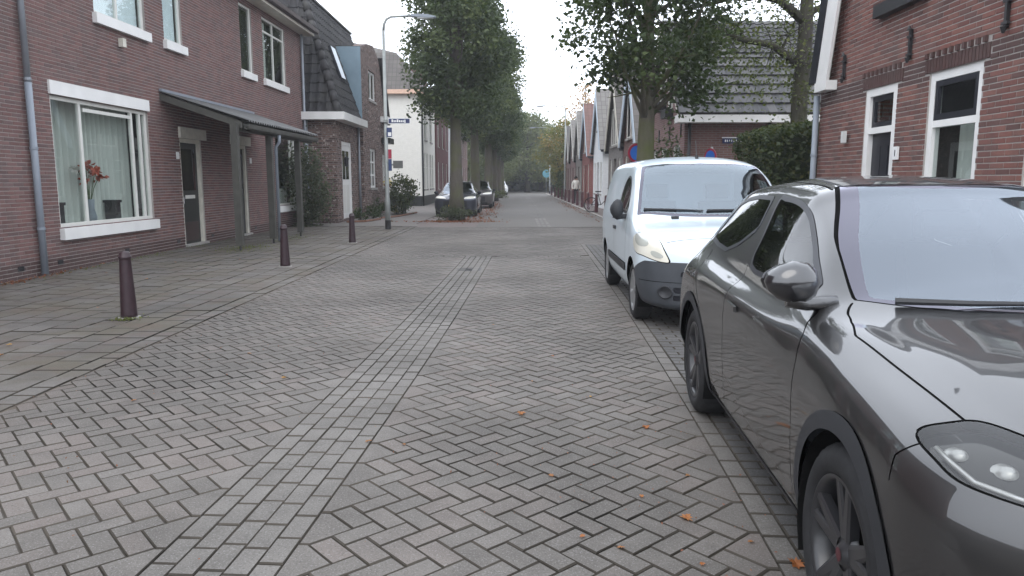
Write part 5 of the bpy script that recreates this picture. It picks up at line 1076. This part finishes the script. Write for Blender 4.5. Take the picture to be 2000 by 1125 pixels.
def cabin(car,seats,dash,wheel_x,zf=.35):
    for x,y in seats:
        s=MB(); s.prism([(y-.05,zf+.05),(y+.45,zf+.0),(y+.5,zf+.18),(y-.05,zf+.24)],'x',x-.24,x+.24); s.prism([(y+.38,zf+.18),(y+.52,zf+.15),(y+.70,zf+.78),(y+.60,zf+.80)],'x',x-.23,x+.23); o=s.build('seat','seat_cloth',car); MB().prism([(y+.62,zf+.84),(y+.72,zf+.83),(y+.745,zf+1.0),(y+.66,zf+1.01)],'x',x-.13,x+.13).build('headrest','seat_cloth',o)
    a,b,z0,z1,hw=dash; MB().prism([(a,z0),(b,z0),(b,z1-.05),(b-.1,z1),(a,z1-.02)],'x',-hw,hw).build('dashboard','cabin',car)
    pts=[(wheel_x+.17*math.cos(t),b+.10-.06*math.sin(t),z1-.02+.16*math.sin(t)) for t in np.linspace(0,2*math.pi,17)]; MB().tube(pts,.015,6,False).build('steering_wheel','cabin',car)
def mirror(car,x,y,z,s,mats,size=(.20,.11,.14)):
    """egg-shaped housing + arm"""
    m=MB(); n=12; V=[]; rings=[(0,.30),(.12,.75),(.35,1.0),(.7,.98),(.92,.90),(1.0,.84)]
    for t,k in rings:
        for i in range(n):
            a=2*math.pi*i/n; V.append((x+s*(.02+size[0]*(.5+.5*k*math.cos(a))), y-size[1]*.5+size[1]*t, z+size[2]*.5*k*math.sin(a)*(1-.18*math.cos(a))))
    F=[(j*n+i,j*n+(i+1)%n,(j+1)*n+(i+1)%n,(j+1)*n+i) for j in range(len(rings)-1) for i in range(n)]+[tuple(range(n))[::-1],tuple(range((len(rings)-1)*n,len(rings)*n))]
    if s>0: F=[q[::-1] for q in F]
    o=meshobj('mirror',V,F,mats[0],car,smooth=True)
    b=MB(); b.tube([(x-s*.05,y,z-.075),(x+s*.06,y,z-.085),(x+s*.13,y,z-.06)],[.03,.028,.04],8); b.build('mirror_arm',mats[1],o,True)
    if mats[2]:
        lo=MB(); V2=[(p[0],p[1],min(p[2],z-.012)-.004) for p in V]; lo.add([(x+s*(.02+size[0]*(.5+.5*1.01*math.cos(2*math.pi*i/n)*.99)),y+size[1]*(.5)-.002*0+.003,z+size[2]*.5*.84*math.sin(2*math.pi*i/n)*(1-.18*math.cos(2*math.pi*i/n))) for i in range(n)],[tuple(range(n)) if s<0 else tuple(range(n))[::-1]]); lo.build('mirror_glass',mats[2],o)
    return o
def build_car(name,label,keys,nose,tail,pose,paint,cuts,axles,r_arch,wheelspec,step=.03,sub=6,group=None,zs=1.0,cat='car',lining=True):
    X,Y,th=pose; car=thing(name,label,cat,(X,Y,0),-th,group)
    if zs!=1: keys=[(a,[(l,z*zs) for l,z in P]) for a,P in keys]
    M=full_mesh(keys,nose,tail,step,sub)
    fld=lambda M:dict(a=M[0][:,6],l=M[0][:,7],al=np.abs(M[0][:,7]),z=M[0][:,2],v=M[0][:,8])
    for ax in axles:
        q=fld(M); _,M=split(M,np.where(q['al']>.3,np.hypot(q['a']-ax,q['z']-wheelspec[0])-r_arch,1))
    for c in cuts:
        if c.get('pre'):
            q=fld(M); A_,B_=split(M,c['pre'](q)+1e-5); M=(B_[0],np.concatenate([A_[1],B_[1]]))
        q=fld(M); ins,M=split(M,c['f'](q))
        for nm,mt,of in c.get('extra',()):
            for sgn in (1,-1): D,T=ins; emit((D,T[(D[T].mean(1)[:,7]*sgn)>0]),nm,mt,car,of)
        if c.get('drop'): continue
        if c.get('sides'):
            for sgn in (1,-1):
                D,T=ins; cc=D[T].mean(1); k=(cc[:,7]*sgn)>0
                if c.get('axle'):
                    for kk in (k&(cc[:,6]<1.28),k&(cc[:,6]>=1.28)): emit((D,T[kk]),c['name'],c['mat'],car,c.get('off',0))
                else: emit((D,T[k]),c['name'],c['mat'],car,c.get('off',0))
        else: o=emit(ins,c['name'],c['mat'],car,c.get('off',0))
    emit(M,'body',paint,car)
    if lining:
        D,T=M; k=D[T].mean(1)[:,2]>.3; emit((D,T[k][:,::-1]),'cabin_lining','cabin',car,-.03)
    r,wd,xo,style=wheelspec
    for ax in axles:
        for s in (-1,1): wheel(car,s*xo,ax,r,wd,style,tread=step<.035); arch_liner(car,ax,r_arch-.002,s*(xo-.01),s*.52)
    return car
mx=np.maximum.reduce
def gapf(P,space,hw=.004,cond=None):
    def f(q):
        y=q['z'] if space=='z' else q['v']*.1
        d=line_sdf(q['a'],y,P)-hw
        return mx([d]+([cond(q)] if cond else []))
    return f
# ---------------------------------------------------------------- graphite crossover
HL=smooth_poly([(a,v*.1) for a,v in [(-.325,7.05),(-.33,7.6),(-.345,8.25),(-.40,8.65),(-.50,9.0),(-.62,9.3),(-.75,9.2),(-.79,8.4),(-.73,7.4),(-.62,6.93),(-.517,6.62),(-.437,6.72),(-.36,6.82)]],3)
FW=smooth_poly([(.80,1.05),(.96,1.17),(1.14,1.275),(1.32,1.362),(1.5,1.395),(1.70,1.405),(1.80,1.40),(1.74,1.22),(1.67,1.06),(1.25,1.045)],3)
RW=[(1.93,1.405),(2.25,1.405),(2.5,1.385),(2.70,1.345),(2.80,1.25),(2.83,1.12),(2.60,1.095),(2.33,1.085),(2.12,1.14),(1.97,1.21),(1.90,1.24)]
side=lambda q:.3-q['al']
def ws(q):
    al=q['al']; return mx([.385+.26*(al/.63)**2.5-q['a'], q['a']-(1.345+.09*(al/.44)**2), (9.66+np.clip((q['a']-.64),0,1)*1.05-q['v'])*.1])
def ring(f,w_,e=1): return lambda q:f(q)-w_
arc=lambda ax,r,z0=.345:(lambda q:np.where(q['al']>.55,np.hypot(q['a']-ax,q['z']-z0)-r,1))
ds_cuts=[
 dict(name='windscreen_gasket',mat='gap',pre=lambda q:ws(q)+.002,f=lambda q:np.abs(ws(q)+.002)-.005,off=-.002),
 dict(name='windscreen_border',mat='screen_frit',pre=lambda q:ws(q)+.04,f=lambda q:mx([ws(q),-(ws(q)+.04)]),off=.0),
 dict(name='windscreen',mat='glass_screen',f=ws),
 dict(name='window_trim',mat='paint_black',pre=lambda q:np.where(q['al']>.3,np.minimum(poly_sdf(q['a'],q['z'],FW),poly_sdf(q['a'],q['z'],RW)),1),f=lambda q:mx([np.abs(np.minimum(poly_sdf(q['a'],q['z'],FW),poly_sdf(q['a'],q['z'],RW)))-.012,side(q),(q['v']-10.2)*.1]),sides=1,off=.003),
 dict(name='side_window',mat='glass_car',f=lambda q:mx([poly_sdf(q['a'],q['z'],FW),side(q),(q['v']-10.2)*.1]),sides=1),
 dict(name='rear_side_window',mat='glass_tint',f=lambda q:mx([poly_sdf(q['a'],q['z'],RW),side(q),(q['v']-10.2)*.1]),sides=1),
 dict(name='rear_window',mat='glass_tint',f=lambda q:mx([2.98-q['a'],q['a']-3.18,(9.9-q['v'])*.1])),
 dict(name='tail_light',mat='tail_red',f=lambda q:mx([2.98-q['a'],.55-q['al'],np.abs(q['z']-.88)-.07]),sides=1),
 dict(name='headlight_gap',mat='gap',pre=lambda q:poly_sdf(q['a'],q['v']*.1,HL)-.003,f=lambda q:np.abs(poly_sdf(q['a'],q['v']*.1,HL)-.003)-.004,sides=1,off=-.003),
 dict(name='headlight',mat='glass_lamp',f=lambda q:poly_sdf(q['a'],q['v']*.1,HL),sides=1,off=-.001,extra=(('headlight_bowl','headlamp_dark',-.035),)),
 dict(name='wheel_arch_trim',mat='dark_plastic',f=lambda q:np.minimum(arc(0,.445)(q),arc(2.558,.445)(q)),sides=1,axle=1,off=.006),
 dict(name='sill_trim',mat='dark_plastic',f=lambda q:mx([q['z']-.265,.5-q['al']]),sides=1,off=.003),
 dict(name='bonnet_gap',mat='gap',pre=(lambda q,P_=[(-.335,.805),(0,.80),(.32,.795),(.46,.85),(.62,.955)]:sline(q['a'],q['v']*.1,P_)),f=gapf([(-.335,.805),(0,.80),(.32,.795),(.46,.85),(.62,.955)],'v'),sides=1,off=-.003),
 dict(name='front_door_gap',mat='gap',pre=(lambda q,P_=[(.66,1.0),(.57,.93),(.53,.83),(.50,.6),(.51,.265)]:sline(q['a'],q['z'],P_)),f=gapf([(.66,1.0),(.57,.93),(.53,.83),(.50,.6),(.51,.265)],'z',.0035,lambda q:mx([side(q),(q['v']-8.3)*.1])),sides=1,off=-.003),
 dict(name='rear_door_gap',mat='gap',pre=(lambda q,P_=[(1.74,1.06),(1.70,.9),(1.72,.6),(1.74,.265)]:sline(q['a'],q['z'],P_)),f=gapf([(1.74,1.06),(1.70,.9),(1.72,.6),(1.74,.265)],'z',.0035,side),sides=1,off=-.003),
 dict(name='rear_door_gap',mat='gap',pre=(lambda q,P_=[(2.66,1.06),(2.52,.92),(2.30,.75),(2.15,.5),(2.12,.265)]:sline(q['a'],q['z'],P_)),f=gapf([(2.66,1.06),(2.52,.92),(2.30,.75),(2.15,.5),(2.12,.265)],'z',.0035,side),sides=1,off=-.003),
 dict(name='bumper_gap',mat='gap',pre=(lambda q,P_=[(-.37,.675),(-.33,.60),(-.345,.54)]:sline(q['a'],q['v']*.1,P_)),f=gapf([(-.37,.675),(-.33,.60),(-.345,.54)],'v',.003),sides=1,off=-.003),
 dict(name='grille',mat='dark_plastic',f=lambda q:mx([q['al']-.50,q['a']+.5,np.abs(q['z']-.52)-.14]),off=-.01),
 dict(name='lower_intake',mat='dark_plastic',f=lambda q:mx([q['al']-.62,q['a']+.5,np.abs(q['z']-.30)-.05]),off=-.01),
 dict(name='roof_gap',mat='gap',pre=lambda q:q['v']-10.35,f=lambda q:mx([np.abs(q['v']-10.35)*.1-.003,1.36-q['a'],q['a']-2.9]),sides=1,off=-.002),
]
def surf_pt(keys,nose,a,v):
    ka=[k[0] for k in keys]; T=np.array([k[1] for k in keys]); P=np.array([[[pchip(ka,T[:,i,c],np.array([a]))[0] for c in (0,1)] for i in range(13)]]); D,par=catmull(P,8)
    cp=max(0,1-((nose[0]-a)/(nose[0]-ka[0]))**nose[1])**(1/nose[1]) if a<nose[0] else 1
    return float(np.interp(v,par,D[0,:,0]))*cp,float(np.interp(v,par,D[0,:,1]))
DRL=[(-.40,6.98),(-.46,6.9),(-.53,6.82),(-.60,7.05),(-.68,7.35)]
DSC=build_car('crossover_car','dark graphite crossover car with black wheels and wet windscreen',DS,(-.3,2.4),(2.95,3.2),(1.885,2.10,math.atan(.070)),'paint_graphite',ds_cuts,(0,2.558),.385,(.345,.215,.885,'black'),.018,9)
cabin(DSC,[(-.36,1.35),(.36,1.35)],(.45,.95,.6,.98,.62),.36)
MB().box(-.6,.6,.5,3.0,.28,.32).build('floor','cabin',DSC); MB().prism([(2.25,.5),(2.7,.5),(2.85,1.1),(2.6,1.12)],'x',-.62,.62).build('rear_seat','seat_cloth',DSC)
for s in (-1,1):
    mirror(DSC,s*.725,.68,1.11,s,('gloss_black','paint_graphite','chrome'),(.205,.13,.165))
    for a in (1.52,2.42):
        hd=MB(); x=s*.892
        hd.add([(x-s*.012,a-.09,.855),(x-s*.012,a+.09,.862),(x-s*.012,a+.09,.892),(x-s*.012,a-.09,.885),(x,a-.08,.859),(x,a+.08,.866),(x,a+.08,.888),(x,a-.08,.881)],[(4,5,6,7),(0,1,5,4),(1,2,6,5),(2,3,7,6),(3,0,4,7)]); hd.build('door_handle','chrome' if a>2 else 'paint_graphite',DSC)
    for k,(a,v,rr) in enumerate(((-.43,7.35,.026),(-.52,7.7,.028),(-.62,8.1,.026))):
        l,z=surf_pt(DS,(-.3,2.4),a,v); o=MB().lathe([(.0,.030),(rr*.5,.026),(rr*.85,.014),(rr,.0),(rr*1.2,-.004),(rr*1.3,-.02)],18,(0,0,0)).build('lamp_module','rim_silver',DSC,True); o.location=(s*(l-.015),a+.02,z-.040); o.rotation_euler=(.9,0,0)
    q=[surf_pt(DS,(-.3,2.4),a,v) for a,v in DRL]; MB().tube([(s*(l-.006),a,z-.006) for (l,z),(a,v) in zip(q,DRL)],.007,6).build('daytime_light','rim_silver',DSC,True)
def wiper(car,pts,w_=.012): MB().tube(pts,[w_,w_*.8,w_*.5],6).build('wiper','dark_plastic',car)
MB().prism([(1.28,1.37),(1.38,1.43),(1.33,1.34)],'x',-.11,.11).build('sensor_box','cabin',DSC); MB().prism([(1.22,1.28),(1.25,1.35),(1.23,1.36),(1.20,1.30)],'x',-.12,.12).build('rear_view_mirror','cabin',DSC)
# ---------------------------------------------------------------- white van
def kws(q):
    al=q['al']; return mx([.115+.10*(al/.8)**2.5-q['a'], q['a']-(.83+.10*(al/.7)**2), (9.10+np.clip(q['a']-.2,0,1)*1.1-q['v'])*.1])
KHL=smooth_poly([(-.11,.593),(-.16,.657),(-.295,.729),(-.441,.786),(-.587,.779),(-.681,.70),(-.74,.571),(-.715,.543),(-.651,.535),(-.517,.53),(-.359,.514),(-.17,.536)],3)
KW=smooth_poly([(.62,1.15),(.68,1.30),(.86,1.46),(1.08,1.54),(1.32,1.53),(1.45,1.40),(1.42,1.24),(1.25,1.16),(.9,1.14)],3)
def kbump(q): return mx([q['z']-(.70-.10*np.clip((q['a']+.55)/.25,0,1)), q['a']+.30])
kg_cuts=[
 dict(name='windscreen_border',mat='screen_frit',pre=lambda q:kws(q)+.015,f=lambda q:np.abs(kws(q)+.015)-.016),
 dict(name='windscreen',mat='glass_van',f=kws),
 dict(name='window_trim',mat='dark_plastic',pre=lambda q:poly_sdf(q['a'],q['z'],KW),f=lambda q:mx([np.abs(poly_sdf(q['a'],q['z'],KW))-.014,side(q)]),sides=1,off=.002),
 dict(name='side_window',mat='glass_car',f=lambda q:mx([poly_sdf(q['a'],q['z'],KW),side(q)]),sides=1),
 dict(name='headlight_gap',mat='gap',pre=lambda q:poly_sdf(q['a'],q['v']*.1,KHL)-.003,f=lambda q:np.abs(poly_sdf(q['a'],q['v']*.1,KHL)-.003)-.004,sides=1,off=-.003),
 dict(name='headlight_lens',mat='lamp_lens',f=lambda q:np.hypot((q['a']+.36)/.19,(q['v']*.1-.655)/.075)-1,sides=1,off=.006),
 dict(name='headlight_indicator',mat='lamp_lens',f=lambda q:np.hypot((q['a']+.655)/.05,(q['v']*.1-.59)/.03)-1,sides=1,off=.008),
 dict(name='headlight',mat='headlamp_old',f=lambda q:poly_sdf(q['a'],q['v']*.1,KHL),sides=1,off=.004),
 dict(name='upper_grille',mat='paint_black',f=lambda q:mx([q['al']-.52,q['a']+.6,np.abs(q['z']-.585)-.025]),off=-.012),
 dict(name='lower_grille',mat='paint_black',f=lambda q:mx([q['al']-.58,q['a']+.6,np.minimum(np.abs(q['z']-.425)-.028,np.abs(q['z']-.345)-.026)]),off=-.012),
 dict(name='bumper_crease',mat='gap',pre=lambda q:q['z']-.50,f=lambda q:mx([np.abs(q['z']-.50)-.003,q['a']+.45]),off=-.002),
 dict(name='bumper',mat='bumper_plastic',f=kbump,off=.006),
 dict(name='bonnet_gap',mat='gap',pre=lambda q:q['a']+.655,f=lambda q:mx([np.abs(q['a']+.655)-.004,(8.0-q['v'])*.1]),off=-.003),
 dict(name='side_moulding',mat='dark_plastic',f=lambda q:mx([np.abs(q['z']-.52)-.045,.45-q['a'],q['a']-2.22,side(q)]),sides=1,off=.012),
 dict(name='door_gap',mat='gap',pre=(lambda q,P_=[(.50,1.14),(.46,.9),(.50,.3)]:sline(q['a'],q['z'],P_)),f=gapf([(.50,1.14),(.46,.9),(.50,.3)],'z',.004,side),sides=1,off=-.003),
 dict(name='door_gap',mat='gap',pre=(lambda q,P_=[(1.54,1.62),(1.56,1.2),(1.55,.3)]:sline(q['a'],q['z'],P_)),f=gapf([(1.54,1.62),(1.56,1.2),(1.55,.3)],'z',.004,side),sides=1,off=-.003),
 dict(name='sill_trim',mat='dark_plastic',f=lambda q:mx([q['z']-.255,.5-q['al']]),sides=1),
]
VAN=build_car('delivery_van','white panel van with dark grey unpainted bumper and hazy headlights',KG,(-.25,2.6),(3.1,5),(2.20,7.98,math.atan(.024)),'paint_van',kg_cuts,(0,2.697),.37,(.318,.195,.885,'cover'),.03,7,cat='van')
cabin(VAN,[(-.38,.85),(.38,.85)],(.15,.55,.7,1.05,.72),.38,.45); MB().box(-.62,.62,1.62,1.65,.3,1.6).build('bulkhead','pvc_grey',VAN); MB().box(-.6,.6,-.1,3.1,.26,.3).build('floor','cabin',VAN)
for s in (-1,1):
    mirror(VAN,s*.90,.62,1.17,s,('dark_plastic','dark_plastic','chrome'),(.15,.13,.24)); bx('door_handle','dark_plastic',VAN,min(s*.915,s*.94),max(s*.915,s*.94),1.34,1.50,.90,.94)
    q=MB(); q.lathe([(.0,.0),(.05,.004),(.058,.014),(.066,.010),(.07,-.03)],20); q.v=[(s*.66+x,-.735-z+s*x*.55,.40+y) for x,y,z in q.v]; q.build('fog_lamp','dark_plastic',VAN,True)
def zsurf(keys,a,l):
    ka=[k[0] for k in keys]; T=np.array([k[1] for k in keys]); P=np.array([[pchip(ka,T[:,i,0],np.array([a]))[0],pchip(ka,T[:,i,1],np.array([a]))[0]] for i in range(7,13)]); return float(np.interp(l,P[::-1,0],P[::-1,1]))
def wip(car,keys,pts,up=.022):
    wiper(car,[(x,a,zsurf(keys,a,abs(x))+up) for x,a in pts],.014)
wip(VAN,KG,[(-.74,.25),(-.45,.19),(-.10,.165)]); wip(VAN,KG,[(-.06,.165),(.25,.175),(.58,.21)])
wip(DSC,DS,[(-.52,.53),(-.30,.45),(.02,.42)]); wip(DSC,DS,[(.06,.42),(.30,.46),(.50,.54)])
bx('wiper_pivot','dark_plastic',VAN,-.46,-.38,.08,.15,1.08,1.115); bx('wiper_pivot','dark_plastic',VAN,.28,.36,.07,.14,1.085,1.12)
MB().tube([(0,1.02,1.755),(0,1.04,1.80)],.02,8).build('aerial_base','black_iron',VAN); MB().tube([(0,1.03,1.79),(.01,1.18,1.98)],.006,5).build('aerial','black_iron',VAN)
bx('number_plate','plate_yellow',VAN,-.26,.26,-.885,-.87,.44,.55)
# ---------------------------------------------------------------- parked cars on the left
def hatch(name,label,pose,paint,zs):
    hc=[c for c in ds_cuts if c['name'] in ('windscreen','side_window','rear_side_window','sill_trim','grille','lower_intake','tail_light')]+[dict(name='headlight',mat='headlamp_old',f=lambda q:poly_sdf(q['a'],q['v']*.1,HL),sides=1)]
    c=build_car(name,label,DS,(-.3,2.4),(2.95,3.2),pose,paint,hc,(0,2.558),.37,(.33,.2,.87,'cover'),.05,4,zs=zs)
    cabin(c,[(-.36,1.35),(.36,1.35)],(.45,.95,.55,.93,.6),.36); MB().box(-.6,.6,.5,3,.28,.32).build('floor','cabin',c)
    for s in (-1,1): mirror(c,s*.82,.72,.99,s,('paint_black','paint_black','chrome'))
    bx('number_plate','plate_yellow',c,-.26,.26,-.885,-.86,.40,.51); return c
hatch('parked_car','dark blue-black hatchback parked behind the first street tree',(-2.37,31.7,math.atan(.012)),'paint_navy',.97)
hatch('parked_car','dark grey car parked behind the blue-black hatchback',(-1.95,41.0,math.atan(.015)),'paint_mpv',1.0)
hatch('parked_car','small white car parked far down the tree row',(-1.35,79,math.atan(.01)),'paint_pale',1.0)
hatch('parked_car','grey car parked far beyond the white one near the wood',(-2.4,93,math.atan(.01)),'paint_mpv',1.0)

# ================================================================== slight haze of a damp overcast day
hz=MB().box(-80,90,-25,135,-1.2,14.5).build('haze','haze'); tag(hz,'faint damp haze over the street','haze',None,'stuff')
